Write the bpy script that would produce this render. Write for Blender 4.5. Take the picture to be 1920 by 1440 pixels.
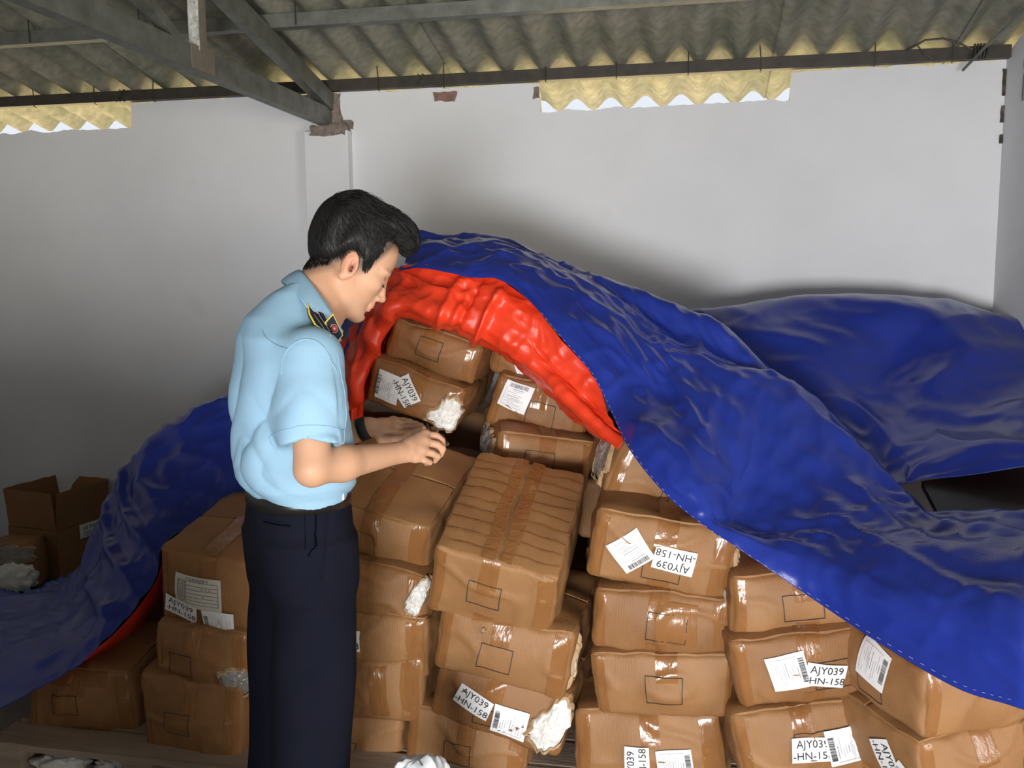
import bpy, bmesh, math, random
import numpy as np
from mathutils import Vector, Matrix, noise as mn

for o in list(bpy.data.objects): bpy.data.objects.remove(o)
SC = bpy.context.scene
COL = SC.collection
PI = math.pi
random.seed(7)

# ------------------------------------------------------------------ camera
W, H, FPX = 1920, 1440, 1700.0
YAW, PITCH, ROLL = math.radians(11.5), math.radians(-6.7), math.radians(0.35)
CAM = np.array([0.0, 0.0, 1.54])
CF = np.array([-math.sin(YAW)*math.cos(PITCH), math.cos(YAW)*math.cos(PITCH), math.sin(PITCH)])
_r = np.cross(CF, [0, 0, 1]); _r /= np.linalg.norm(_r); _u = np.cross(_r, CF)
CR = _r*math.cos(ROLL) - _u*math.sin(ROLL)
CU = _u*math.cos(ROLL) + _r*math.sin(ROLL)
cam = bpy.data.cameras.new('camera'); co = bpy.data.objects.new('camera', cam); COL.objects.link(co)
cam.sensor_fit = 'HORIZONTAL'; cam.sensor_width = 36.0; cam.lens = FPX/W*36.0
cam.clip_start = 0.05; cam.clip_end = 200
co.matrix_world = Matrix(((CR[0], CU[0], -CF[0], CAM[0]), (CR[1], CU[1], -CF[1], CAM[1]), (CR[2], CU[2], -CF[2], CAM[2]), (0, 0, 0, 1)))
SC.camera = co

def ray(px, py): return CF + CR*((px-960)/FPX) - CU*((py-720)/FPX)
def atY(px, py, Y): d = ray(px, py); return CAM + d*(Y-CAM[1])/d[1]
def atX(px, py, X): d = ray(px, py); return CAM + d*(X-CAM[0])/d[0]
def atZ(px, py, Z): d = ray(px, py); return CAM + d*(Z-CAM[2])/d[2]
def atD(px, py, D): return CAM + ray(px, py)*D
def zdepth(p): return float((np.array(p)-CAM) @ CF)

# ------------------------------------------------------------------ world, sun, daylight
world = bpy.data.worlds.new('sky'); SC.world = world; world.use_nodes = True
bg = world.node_tree.nodes['Background']
bg.inputs[0].default_value = (0.86, 0.92, 1.0, 1); bg.inputs[1].default_value = 1.0

def add_sun(strength, elev, azim, angle, col):
    l = bpy.data.lights.new('sun', 'SUN'); l.energy = strength; l.angle = math.radians(angle); l.color = col
    o = bpy.data.objects.new('sun', l); COL.objects.link(o)
    e, a = math.radians(elev), math.radians(azim)
    d = Vector((math.cos(e)*math.sin(a), math.cos(e)*math.cos(a), math.sin(e)))   # towards the sun
    o.rotation_euler = d.to_track_quat('Z', 'Y').to_euler(); o.location = d*20
    return o
add_sun(20.0, 58, 12, 1.0, (1.0, 0.93, 0.78))

def add_area(name, loc, target, sx, sy, power, col):
    l = bpy.data.lights.new(name, 'AREA'); l.shape = 'RECTANGLE'; l.size = sx; l.size_y = sy; l.energy = power; l.color = col
    o = bpy.data.objects.new(name, l); COL.objects.link(o); o.location = loc
    d = Vector(loc)-Vector(target); o.rotation_euler = d.to_track_quat('Z', 'Y').to_euler()
    return o
# daylight thrown in through the wide open gate behind and to the right of the camera
add_area('side_gate_daylight', (3.5, -0.2, 0.95), (-0.4, 3.2, 1.2), 1.6, 1.7, 75, (1.0, 0.97, 0.93))
add_area('front_gate_daylight', (0.05, -2.7, 0.7), (0.2, 4.0, 1.4), 1.2, 1.0, 285, (0.97, 0.98, 1.0))

SC.view_settings.view_transform = 'Standard'
SC.view_settings.look = 'None'
SC.view_settings.gamma = 1.0
SC.view_settings.use_curve_mapping = False
SC.view_settings.exposure = -0.08

# ------------------------------------------------------------------ helpers
def mesh(name, verts, faces, mats, parent=None, smooth=False, fm=None):
    me = bpy.data.meshes.new(name)
    me.from_pydata([tuple(map(float, v)) for v in verts], [], [tuple(map(int, f)) for f in faces])
    if not isinstance(mats, (list, tuple)): mats = [mats]
    for m in mats: me.materials.append(m)
    if fm is not None: me.polygons.foreach_set('material_index', list(fm))
    if smooth: me.polygons.foreach_set('use_smooth', [True]*len(me.polygons))
    me.update()
    o = bpy.data.objects.new(name, me); COL.objects.link(o)
    if parent: o.parent = parent
    return o
def tag(o, label=None, cat=None, group=None, kind=None):
    if label: o['label'] = label
    if cat: o['category'] = cat
    if group: o['group'] = group
    if kind: o['kind'] = kind
    return o
def empty(name, loc=(0, 0, 0), rot=None, label=None, cat=None, group=None, kind=None):
    o = bpy.data.objects.new(name, None); COL.objects.link(o); o.location = tuple(map(float, loc)); o.empty_display_size = 0.1
    if rot is not None: o.rotation_euler = rot
    return tag(o, label, cat, group, kind)

class MB:
    """collects verts and faces for one mesh"""
    def __init__(s): s.v = []; s.f = []
    def add(s, v, f):
        n = len(s.v); s.v += [tuple(map(float, p)) for p in v]; s.f += [tuple(n+i for i in q) for q in f]
    def box(s, lo, hi):
        x0, y0, z0 = lo; x1, y1, z1 = hi
        s.add([(x0,y0,z0),(x1,y0,z0),(x1,y1,z0),(x0,y1,z0),(x0,y0,z1),(x1,y0,z1),(x1,y1,z1),(x0,y1,z1)],
              [(0,3,2,1),(4,5,6,7),(0,1,5,4),(1,2,6,5),(2,3,7,6),(3,0,4,7)])
    def bar(s, p, q, w, h, up=(0, 0, 1)):
        p, q = Vector(p), Vector(q); d = (q-p).normalized(); sx = d.cross(Vector(up)).normalized(); sz = sx.cross(d)
        vs = []
        for c in (p, q):
            for a, b in ((-1,-1),(1,-1),(1,1),(-1,1)): vs.append(c+sx*(a*w/2)+sz*(b*h/2))
        s.add(vs, [(0,1,2,3),(7,6,5,4),(0,4,5,1),(1,5,6,2),(2,6,7,3),(3,7,4,0)])
    def tube(s, pts, r, n=6):
        pts = [Vector(tuple(map(float, p))) for p in pts]; m = len(pts); base = len(s.v); vs = []; fs = []
        if not isinstance(r, (list, tuple)): r = [r]*m
        prev = None
        for i, p in enumerate(pts):
            d = (pts[min(i+1, m-1)]-pts[max(i-1, 0)]).normalized()
            a = d.orthogonal().normalized() if prev is None else (prev-d*prev.dot(d)).normalized()
            prev = a; b = d.cross(a)
            for k in range(n):
                t = 2*PI*k/n; vs.append(p+(a*math.cos(t)+b*math.sin(t))*r[i])
        for i in range(m-1):
            for k in range(n):
                fs.append((i*n+k, i*n+(k+1)%n, (i+1)*n+(k+1)%n, (i+1)*n+k))
        fs.append(tuple(range(n-1, -1, -1))); fs.append(tuple((m-1)*n+k for k in range(n)))
        s.add(vs, fs)
    def grid(s, pts):
        """pts[j][i] rows of points"""
        nj, ni = len(pts), len(pts[0])
        s.add([p for r in pts for p in r], [(j*ni+i, j*ni+i+1, (j+1)*ni+i+1, (j+1)*ni+i) for j in range(nj-1) for i in range(ni-1)])
    def build(s, name, mats, parent=None, smooth=False): return mesh(name, s.v, s.f, mats, parent, smooth)

def nz(x, y=0.0, z=0.0): return mn.noise(Vector((x, y, z)))

# ------------------------------------------------------------------ materials
def mat(name, col, rough=0.6, metal=0.0, spec=0.5, var=None, vscale=8.0, bump=0.0, bscale=60.0, coat=0.0, detail=6.0, vcol=None, stretch=(1, 1, 1), alpha=1.0, trans=0.0, emis=None):
    m = bpy.data.materials.new(name); m.use_nodes = True; nt = m.node_tree; b = nt.nodes['Principled BSDF']
    b.inputs['Base Color'].default_value = (*col, 1); b.inputs['Roughness'].default_value = rough; b.inputs['Metallic'].default_value = metal
    b.inputs['Specular IOR Level'].default_value = spec; b.inputs['Coat Weight'].default_value = coat; b.inputs['Coat Roughness'].default_value = 0.12
    b.inputs['Alpha'].default_value = alpha; b.inputs['Transmission Weight'].default_value = trans
    tc = nt.nodes.new('ShaderNodeTexCoord'); mp = nt.nodes.new('ShaderNodeMapping'); mp.inputs['Scale'].default_value = stretch
    nt.links.new(tc.outputs['Object'], mp.inputs['Vector'])
    last = None
    if var is not None:
        n = nt.nodes.new('ShaderNodeTexNoise'); n.inputs['Scale'].default_value = vscale; n.inputs['Detail'].default_value = detail; n.inputs['Roughness'].default_value = 0.6
        nt.links.new(mp.outputs[0], n.inputs['Vector'])
        cr = nt.nodes.new('ShaderNodeValToRGB'); cr.color_ramp.elements[0].position = 0.3; cr.color_ramp.elements[1].position = 0.7
        cr.color_ramp.elements[0].color = (*var, 1); cr.color_ramp.elements[1].color = (*col, 1)
        nt.links.new(n.outputs['Fac'], cr.inputs['Fac']); last = cr.outputs['Color']
        nt.links.new(last, b.inputs['Base Color'])
    if vcol:
        a = nt.nodes.new('ShaderNodeVertexColor'); a.layer_name = vcol
        nt.links.new(a.outputs['Color'], b.inputs['Base Color'])
    if bump > 0:
        n2 = nt.nodes.new('ShaderNodeTexNoise'); n2.inputs['Scale'].default_value = bscale; n2.inputs['Detail'].default_value = 4.0
        nt.links.new(mp.outputs[0], n2.inputs['Vector'])
        bp = nt.nodes.new('ShaderNodeBump'); bp.inputs['Strength'].default_value = bump; bp.inputs['Distance'].default_value = 0.004
        nt.links.new(n2.outputs['Fac'], bp.inputs['Height']); nt.links.new(bp.outputs[0], b.inputs['Normal'])
    return m
def nodes_of(m): return m.node_tree.nodes, m.node_tree.links, m.node_tree.nodes['Principled BSDF']

# ================================================================== the setting
YW = 4.35            # inner face of the back wall
XR = 1.28            # inner face of the right wall
TS = math.tan(math.radians(12.0))
def roof_z(y): return 2.532 + (4.30-y)*TS

M_wall = mat('white_plaster', (0.735, 0.74, 0.765), 0.85, var=(0.66, 0.665, 0.685), vscale=1.6, bump=0.12, bscale=18)
N, L, B = nodes_of(M_wall)
# faint stains and a few brown scuffs, fixed to the wall
n1 = N.new('ShaderNodeTexNoise'); n1.inputs['Scale'].default_value = 3.2; n1.inputs['Detail'].default_value = 8
r1 = N.new('ShaderNodeValToRGB'); r1.color_ramp.elements[0].position = 0.66; r1.color_ramp.elements[1].position = 0.80
r1.color_ramp.elements[0].color = (0, 0, 0, 1); r1.color_ramp.elements[1].color = (0.35, 0.35, 0.35, 1)
mx = N.new('ShaderNodeMixRGB'); mx.inputs[2].default_value = (0.52, 0.46, 0.38, 1)
src = B.inputs['Base Color'].links[0].from_socket
L.new(N['Mapping'].outputs[0], n1.inputs['Vector']); L.new(n1.outputs['Fac'], r1.inputs['Fac']); L.new(r1.outputs['Color'], mx.inputs[0]); L.new(src, mx.inputs[1]); L.new(mx.outputs[0], B.inputs['Base Color'])

M_mortar = mat('raw_mortar', (0.26, 0.22, 0.19), 0.95, var=(0.15, 0.12, 0.10), vscale=40, bump=0.8, bscale=90)
M_brick = mat('old_brick', (0.30, 0.17, 0.13), 0.95, var=(0.20, 0.12, 0.10), vscale=50, bump=0.8, bscale=90)
M_steel = mat('weathered_steel', (0.22, 0.225, 0.20), 0.5, 0.55, var=(0.12, 0.125, 0.11), vscale=14, bump=0.15, bscale=80)
M_dark_steel = mat('dark_steel', (0.055, 0.045, 0.035), 0.55, 0.2, var=(0.03, 0.025, 0.02), vscale=20)
M_zinc = mat('flaked_white_paint', (0.62, 0.62, 0.60), 0.6, 0.0, var=(0.22, 0.21, 0.19), vscale=70, bump=0.3)
M_plate = mat('brown_primer_plate', (0.21, 0.18, 0.14), 0.6, 0.2, var=(0.15, 0.13, 0.10), vscale=20)
M_roof = mat('fibre_cement', (0.27, 0.25, 0.20), 0.9, var=(0.125, 0.135, 0.095), vscale=3.5, bump=0.25, bscale=120, detail=10)
N, L, B = nodes_of(M_roof)
n1 = N.new('ShaderNodeTexNoise'); n1.inputs['Scale'].default_value = 26; n1.inputs['Detail'].default_value = 8
mx = N.new('ShaderNodeMixRGB'); mx.blend_type = 'OVERLAY'; mx.inputs[0].default_value = 0.55
src = B.inputs['Base Color'].links[0].from_socket
L.new(N['Mapping'].outputs[0], n1.inputs['Vector']); L.new(src, mx.inputs[1]); L.new(n1.outputs['Fac'], mx.inputs[2]); L.new(mx.outputs[0], B.inputs['Base Color'])
M_ground = mat('pale_yard', (0.76, 0.65, 0.40), 0.9, var=(0.68, 0.58, 0.35), vscale=2)
M_floor = mat('cement_floor', (0.30, 0.27, 0.24), 0.8, var=(0.22, 0.20, 0.18), vscale=3, bump=0.1)

def ragged(pts, step, amp, seed):
    """subdivide a polyline and roughen it vertically"""
    out = []
    for (x0, z0), (x1, z1) in zip(pts[:-1], pts[1:]):
        n = max(1, int(abs(x1-x0)/step))
        for i in range(n):
            t = i/n; x = x0+(x1-x0)*t
            e = amp*(nz(x*9+seed, 3.1)+0.6*nz(x*31+seed, 7.7)) if abs(x1-x0) > 0.02 else 0
            out.append((x, z0+(z1-z0)*t+e))
    out.append(pts[-1]); return out

# back wall, one strip of quads with a broken top edge and two notches left open under the roof
XL = -4.2
ZT = 2.452
top = [(XL, 2.325), (-2.895, 2.325), (-2.89, ZT), (-1.98, ZT), (-1.79, ZT), (-0.745, ZT-0.005), (-0.74, 2.318), (0.392, 2.325), (0.397, ZT-0.01), (XR+0.12, ZT)]
rg = ragged(top, 0.022, 0.011, 2.0)
vs, fs = [], []
for x, z in rg: vs += [(x, YW, -0.02), (x, YW, z), (x, YW+0.06, z-(0.06 if z > 2.38 else 0.004)), (x, YW+0.06, -0.02)]
for i in range(len(rg)-1):
    a, b = 4*i, 4*i+4
    fs += [(a, b, b+1, a+1), (a+1, b+1, b+2, a+2), (a+2, b+2, b+3, a+3)]
fs += [(0, 1, 2, 3), (4*len(rg)-1, 4*len(rg)-2, 4*len(rg)-3, 4*len(rg)-4)]
wall_back = tag(mesh('wall_back', vs, fs, M_wall), kind='structure')

def wallbox(name, lo, hi, m):
    b = MB(); b.box(lo, hi); return tag(b.build(name, m), kind='structure')
# right wall follows the roof line, with chipped plaster along the corner
vs = []
for x in (XR, XR+0.12):
    vs += [(x, YW, -0.02), (x, 2.2, -0.02), (x, 2.2, roof_z(2.2)-0.05), (x, YW, roof_z(YW)-0.05)]
wall_right = tag(mesh('wall_right', vs, [(0,1,2,3),(4,7,6,5),(0,4,5,1),(1,5,6,2),(2,6,7,3),(3,7,4,0)], M_wall), kind='structure')
vs = []
for x in (XL, XL-0.12):
    vs += [(x, YW, -0.02), (x, -1.5, -0.02), (x, -1.5, roof_z(-1.5)-0.04), (x, YW, roof_z(YW)-0.04)]
tag(mesh('wall_left', vs, [(3,2,1,0),(5,6,7,4),(1,5,4,0),(2,6,5,1),(3,7,6,2),(0,4,7,3)], M_wall), kind='structure')
GY = -1.5            # the front wall with its wide gate, behind and to the right of the camera
wallbox('wall_front', (XL-0.12, GY-0.12, -0.02), (-0.7, GY, roof_z(GY)-0.04), M_wall)
wallbox('trim_1', (-0.7, GY-0.12, 2.1), (1.3, GY, roof_z(GY)-0.04), M_wall)
wallbox('trim_5', (1.3, GY-0.12, -0.02), (3.72, GY, roof_z(GY)-0.04), M_wall)
wallbox('trim_2', (XR+0.12, 2.2, -0.02), (3.72, 2.32, roof_z(2.2)-0.05), M_wall)
wallbox('trim_3', (3.60, 0.7, -0.02), (3.72, 2.32, roof_z(2.2)-0.05), M_wall)
wallbox('trim_4', (3.60, GY, 2.1), (3.72, 0.7, roof_z(2.2)-0.05), M_wall)
wallbox('floor', (XL-0.2, -3.2, -0.08), (5.0, YW+0.11, -0.0), M_floor)
tag(mesh('outside_ground', [(-30, -40, -0.10), (30, -40, -0.10), (30, 40, -0.10), (-30, 40, -0.10)], [(0, 1, 2, 3)], M_ground), kind='structure')

# unseen blocker added on the left to shade the left end of the pile
vs = []
for y in (0.56, 0.66):
    vs += [(XL, y, -0.02), (-0.70, y, -0.02), (-0.70, y, 0.88), (-1.70, y, 1.12), (XL, y, 1.22)]
tag(mesh('wall_shade_blocker', vs, [(0,1,2,3,4),(9,8,7,6,5),(0,5,6,1),(1,6,7,2),(2,7,8,3),(3,8,9,4)], M_wall), kind='structure')

# pilaster carrying the truss, broken mortar round the bearing
pm = MB(); pm.box((-1.915, YW-0.06, -0.02), (-1.685, YW, 2.262))
pil = tag(pm.build('pillar', M_wall), 'white plastered pilaster on the back wall under the roof truss', 'pillar', kind='structure')
bv = pil.modifiers.new('soft', 'BEVEL'); bv.width = 0.006; bv.segments = 2
def lump(name, lo, hi, n, amp, m, parent, seed):
    """a rough broken block"""
    bm = bmesh.new(); bmesh.ops.create_cube(bm, size=1.0); bmesh.ops.subdivide_edges(bm, edges=bm.edges[:], cuts=n, use_grid_fill=True)
    c = (Vector(lo)+Vector(hi))/2; s = Vector(hi)-Vector(lo)
    for v in bm.verts:
        p = Vector((v.co.x*s.x, v.co.y*s.y, v.co.z*s.z))+c
        v.co = p+mn.noise_vector(p*30+Vector((seed, 0, 0)))*amp
    me = bpy.data.meshes.new(name); bm.to_mesh(me); bm.free(); me.materials.append(m)
    o = bpy.data.objects.new(name, me); COL.objects.link(o); o.parent = parent; return o
lump('broken_mortar', (-1.875, YW-0.068, 2.235), (-1.69, YW+0.002, 2.285), 8, 0.014, M_mortar, pil, 1)
lump('broken_mortar', (-1.775, YW-0.03, 2.27), (-1.735, YW+0.004, 2.44), 7, 0.016, M_mortar, pil, 4)
lump('broken_mortar', (-1.725, YW-0.02, 2.275), (-1.675, YW+0.004, 2.315), 6, 0.012, M_mortar, pil, 9)
lump('exposed_brick', (-1.26, YW-0.006, 2.385), (-1.15, YW+0.03, 2.43), 7, 0.010, M_brick, wall_back, 3)
lump('exposed_brick', (-0.775, YW-0.006, 2.38), (-0.742, YW+0.03, 2.43), 5, 0.010, M_mortar, wall_back, 5)
for k, (z0, z1) in enumerate(((2.30, 2.41), (2.19, 2.26), (2.10, 2.14))):
    lump('chipped_plaster', (XR-0.012, YW-0.010, z0), (XR+0.004, YW+0.004, z1), 5, 0.006, M_dark_steel, wall_right, 20+k)
lump('plaster_crack', (XR-0.003, 4.10, 2.24), (XR+0.004, 4.115, 2.40), 6, 0.005, M_mortar, wall_right, 31)

# corrugated roof: each sheet is a part of the ceiling, lapped over its neighbour
ceiling = empty('ceiling', (0, 0, 0), kind='structure')
joints = [atY(px, py, 4.28)[0] for px, py in ((-560, 215), (-250, 205), (62, 190), (300, 185), (845, 160), (1450, 131), (1805, 115), (2300, 100), (2800, 90), (3300, 85))]
PITCH_C = 0.177
def sheet(x0, x1, dz, y0, y1):
    nx = max(6, int((x1-x0)/PITCH_C*14)); ny = 10; vs = []; fs = []
    for lay in (0, 1):
        for j in range(ny+1):
            y = y1+(y0-y1)*j/ny
            for i in range(nx+1):
                x = x0+(x1-x0)*i/nx
                vs.append((x, y, roof_z(y)+0.029*math.cos(2*PI*(x-joints[4])/PITCH_C)+dz+lay*0.007))
    K = (nx+1)*(ny+1)
    for j in range(ny):
        for i in range(nx):
            a = j*(nx+1)+i; q = (a, a+1, a+nx+2, a+nx+1); fs.append(q); fs.append(tuple(K+k for k in reversed(q)))
    for i in range(nx):
        for j in (0, ny):
            a = j*(nx+1)+i; fs.append((a, a+1, K+a+1, K+a))
    for j in range(ny):
        for i in (0, nx):
            a = j*(nx+1)+i; fs.append((a, a+nx+1, K+a+nx+1, K+a))
    return vs, fs
for k in range(len(joints)-1):
    for (yy0, yy1, lift) in ((2.35, 4.80, 0.0), (0.2, 2.5, 0.009), (-1.95, 0.35, 0.018), (-3.6, -1.8, 0.027)):
        v, f = sheet(joints[k]-0.03, joints[k+1]+0.0, (k % 2)*0.009+lift, yy0, yy1)
        mesh('roof_sheet', v, f, M_roof, ceiling, True)

# purlins (C sections) and their hook bolts
def purlin(y, name, label, m, h=0.052, w=0.045):
    zt = roof_z(y)-0.028
    b = MB(); b.box((XL, y-w/2, zt-h), (XR if y > 2.2 else 4.0, y-w/2+0.004, zt)); b.box((XL, y-w/2+0.004, zt-0.004), (XR if y > 2.2 else 4.0, y+w/2, zt)); b.box((XL, y-w/2+0.004, zt-h), (XR if y > 2.2 else 4.0, y+w/2, zt-h+0.004))
    o = tag(b.build(name, m), label, 'beam', 'purlins under the roof sheets'); return o, zt
p1, zt1 = purlin(4.312, 'purlin', 'dark steel purlin running along the top of the back wall', M_dark_steel)
for px in (57, 172, 283, 707, 830, 1022, 1155, 1290, 1426, 1640, 1786):
    x = atY(px, 150, 4.27)[0]; b = MB(); lean = random.uniform(-0.006, 0.006)
    b.tube([(x+lean, 4.284, zt1+0.05), (x, 4.284, zt1), (x, 4.285, zt1-0.06), (x, 4.30, zt1-0.062)], 0.0028, 5)
    b.build('hook_bolt', M_dark_steel, p1)
for x in (atY(222, 200, 4.27)[0], atY(782, 170, 4.27)[0]):
    b = MB()
    for k in range(3):
        b.tube([(x+0.006*k+0.02*math.sin(t*1.7+k), 4.284+0.0015*k, zt1+0.004-t*0.02) for t in range(4)], 0.003, 5)
    b.build('wire_tie', M_dark_steel, p1)
b = MB()
for k in range(5):
    x = 1.13+0.012*k; b.tube([(x, 4.270, zt1+0.004), (x+0.004, 4.266, zt1-0.025), (x+0.002, 4.284, zt1-0.056)], 0.005, 5)
b.tube([(0.86, 4.262, zt1-0.01), (0.93, 4.258, zt1+0.028), (1.0, 4.255, zt1+0.03), (1.06, 4.26, zt1+0.012), (1.12, 4.262, zt1-0.02)], 0.004, 6)
b.tube([(0.90, 4.262, zt1+0.01), (0.93, 4.258, zt1-0.03), (0.97, 4.258, zt1-0.055)], 0.003, 6)
b.build('cable_coil', M_dark_steel, p1)
# second purlin higher up the slope
def solve_purlin(px, py):
    best = min((abs(atY(px, py, y)[2]-(roof_z(y)-0.05)), y) for y in np.arange(2.0, 4.2, 0.005)); return best[1]
y2 = solve_purlin(960, 10)
p2, zt2 = purlin(y2, 'purlin', 'grey steel purlin crossing above the truss near the top of the view', M_steel, 0.055, 0.05)
for px in (62, 268, 560):
    x = atY(px, 40, y2)[0]; b = MB(); b.tube([(x, y2-0.03, zt2+0.06), (x, y2-0.03, zt2-0.05)], 0.003, 5); b.build('hook_bolt', M_dark_steel, p2)
purlin(y2-1.15, 'purlin', 'steel purlin overhead, the highest one towards the front', M_steel, 0.055, 0.05)
# raking cable under the roof on the far right
b = MB(); b.tube([atY(1805, 132, 4.2), atY(1850, 85, 4.1), atY(1893, 45, 3.95), atY(1940, -5, 3.8)], 0.006, 7)
tag(b.build('cable', M_steel), 'grey cable hanging under the roof beside the right corner', 'cable')

# truss on the pilaster
XT = -1.80
truss = empty('roof_truss', (XT, YW, 2.285), label='grey steel roof truss resting on the white pilaster', cat='truss')
def tpart(name, b, m):
    o = b.build(name, m, truss); o.location = (-XT, -YW, -2.285); return o
zb = 2.285
b = MB(); b.box((XT+0.021, -2.9, zb), (XT+0.026, YW-0.005, zb+0.085)); b.box((XT-0.026, -2.9, zb), (XT+0.021, YW-0.005, zb+0.005)); b.box((XT-0.026, -2.9, zb+0.08), (XT+0.021, YW-0.005, zb+0.085))
b.box((XT-0.026, -2.9, zb+0.005), (XT-0.022, YW-0.005, zb+0.02))
tpart('bottom_chord', b, M_steel)
def tz(y): return roof_z(y)-0.028-0.058
b = MB()
for (dx0, dx1, d0, d1) in ((0.012, 0.017, -0.085, 0.0), (-0.03, 0.012, -0.085, -0.080), (-0.03, 0.012, -0.005, 0.0)):
    v = []
    for y in (YW-0.01, -2.9):
        z = tz(y); v += [(XT+0.02+dx0, y, z+d0), (XT+0.02+dx1, y, z+d0), (XT+0.02+dx1, y, z+d1), (XT+0.02+dx0, y, z+d1)]
    b.add(v, [(3,2,1,0),(4,5,6,7),(0,1,5,4),(1,2,6,5),(2,3,7,6),(3,0,4,7)])
tpart('top_chord', b, M_steel)
yp = atX(372, 100, XT+0.02)[1]
b = MB(); b.box((XT+0.026, yp-0.004, zb+0.05), (XT+0.030, yp+0.045, tz(yp)-0.02)); tpart('web_post', b, M_plate)
b = MB(); b.box((XT-0.010, yp-0.009, zb+0.075), (XT+0.030, yp-0.004, tz(yp)-0.02)); tpart('web_post_flange', b, M_zinc)
b = MB(); b.box((XT+0.0265, yp-0.06, zb+0.004), (XT+0.029, yp+0.10, zb+0.088)); tpart('gusset_plate', b, M_plate)
yq = yp-1.2
b = MB(); b.bar((XT, yp-0.03, zb+0.04), (XT, yq, tz(yq)-0.04), 0.04, 0.04); tpart('web_brace', b, M_steel)

# ================================================================== cartons
def carton_mat(name, c1, c2, rough=0.62):
    m = mat(name, c1, rough, var=c2, vscale=5.0, bump=0.0, detail=8)
    N, L, B = nodes_of(m)
    w = N.new('ShaderNodeTexWave'); w.wave_type = 'BANDS'; w.bands_direction = 'X'; w.inputs['Scale'].default_value = 42; w.inputs['Distortion'].default_value = 1.6; w.inputs['Detail'].default_value = 2
    n = N.new('ShaderNodeTexNoise'); n.inputs['Scale'].default_value = 130; n.inputs['Detail'].default_value = 3
    n3 = N.new('ShaderNodeTexNoise'); n3.inputs['Scale'].default_value = 16; n3.inputs['Detail'].default_value = 5
    a = N.new('ShaderNodeMath'); a.operation = 'MULTIPLY_ADD'; a.inputs[1].default_value = 0.22
    a2 = N.new('ShaderNodeMath'); a2.operation = 'MULTIPLY_ADD'; a2.inputs[1].default_value = 1.6
    bp = N.new('ShaderNodeBump'); bp.inputs['Strength'].default_value = 0.28; bp.inputs['Distance'].default_value = 0.003
    mp = N['Mapping'].outputs[0]
    for x in (w, n, n3): L.new(mp, x.inputs['Vector'])
    L.new(w.outputs['Fac'], a.inputs[0]); L.new(n.outputs['Fac'], a.inputs[2])
    L.new(n3.outputs['Fac'], a2.inputs[0]); L.new(a.outputs[0], a2.inputs[2])
    L.new(a2.outputs[0], bp.inputs['Height']); L.new(bp.outputs[0], B.inputs['Normal'])
    return m
M_card = carton_mat('kraft_carton', (0.335, 0.168, 0.064), (0.255, 0.120, 0.042))
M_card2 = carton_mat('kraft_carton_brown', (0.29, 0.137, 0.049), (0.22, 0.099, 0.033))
M_card_in = mat('carton_torn_edge', (0.50, 0.34, 0.19), 0.85, var=(0.36, 0.22, 0.11), vscale=40, bump=0.6)
def tape_mat(name, c1, c2):
    m = mat(name, c1, 0.16, var=c2, vscale=9, bump=0.0, spec=0.6)
    N, L, B = nodes_of(m)
    v = N.new('ShaderNodeTexNoise'); v.inputs['Scale'].default_value = 22; v.inputs['Detail'].default_value = 6; v.inputs['Distortion'].default_value = 1.4
    mp2 = N.new('ShaderNodeMapping'); mp2.inputs['Scale'].default_value = (1.6, 1.6, 0.28)
    L.new(N['Texture Coordinate'].outputs['Object'], mp2.inputs['Vector']); L.new(mp2.outputs[0], v.inputs['Vector'])
    bp = N.new('ShaderNodeBump'); bp.inputs['Strength'].default_value = 0.6; bp.inputs['Distance'].default_value = 0.006
    L.new(v.outputs['Fac'], bp.inputs['Height']); L.new(bp.outputs[0], B.inputs['Normal'])
    return m
M_tape = tape_mat('packing_tape', (0.29, 0.130, 0.044), (0.235, 0.100, 0.032))
M_film = tape_mat('brown_film', (0.30, 0.17, 0.075), (0.16, 0.09, 0.04))
M_ink = mat('black_print', (0.02, 0.017, 0.015), 0.7)
M_paper = mat('label_paper', (0.84, 0.84, 0.85), 0.45, bump=0.15, bscale=25)
M_paper_old = mat('form_paper', (0.66, 0.63, 0.55), 0.5, bump=0.2, bscale=25)
M_grey_ink = mat('grey_print', (0.22, 0.22, 0.24), 0.7)
M_plastic = mat('white_crinkled_plastic', (0.82, 0.81, 0.78), 0.38, var=(0.70, 0.66, 0.60), vscale=30, bump=0.4, bscale=60)
M_grey_plastic = mat('grey_clear_bag', (0.36, 0.33, 0.30), 0.18, var=(0.18, 0.16, 0.14), vscale=12, bump=0.6, bscale=40)
M_redprint = mat('red_brown_print', (0.35, 0.08, 0.05), 0.5)

_txt = {}
def text2d(s, size, space=1.0, align='CENTER'):
    """2-D triangles of a string, centred on the origin"""
    key = (s, size, space)
    if key not in _txt:
        c = bpy.data.curves.new('lettering', 'FONT'); c.body = s; c.size = size; c.align_x = align; c.align_y = 'CENTER'; c.resolution_u = 3; c.space_character = space; c.space_line = 0.88
        o = bpy.data.objects.new('lettering', c); me = bpy.data.meshes.new_from_object(o)
        _txt[key] = ([(v.co.x, v.co.y) for v in me.vertices], [tuple(p.vertices) for p in me.polygons])
        bpy.data.objects.remove(o); bpy.data.curves.remove(c); bpy.data.meshes.remove(me)
    return _txt[key]
def grid2d(w, h, nx, ny, jag=0.0, seed=0):
    v = []
    for j in range(ny+1):
        for i in range(nx+1):
            x, y = (i/nx-.5)*w, (j/ny-.5)*h
            if jag and (j in (0, ny) or i in (0, nx)): x += jag*nz(seed, y*60, x*60); y += jag*nz(seed+9, x*60, y*60)
            v.append((x, y))
    f = [(j*(nx+1)+i, j*(nx+1)+i+1, (j+1)*(nx+1)+i+1, (j+1)*(nx+1)+i) for j in range(ny) for i in range(nx)]
    return v, f

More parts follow.
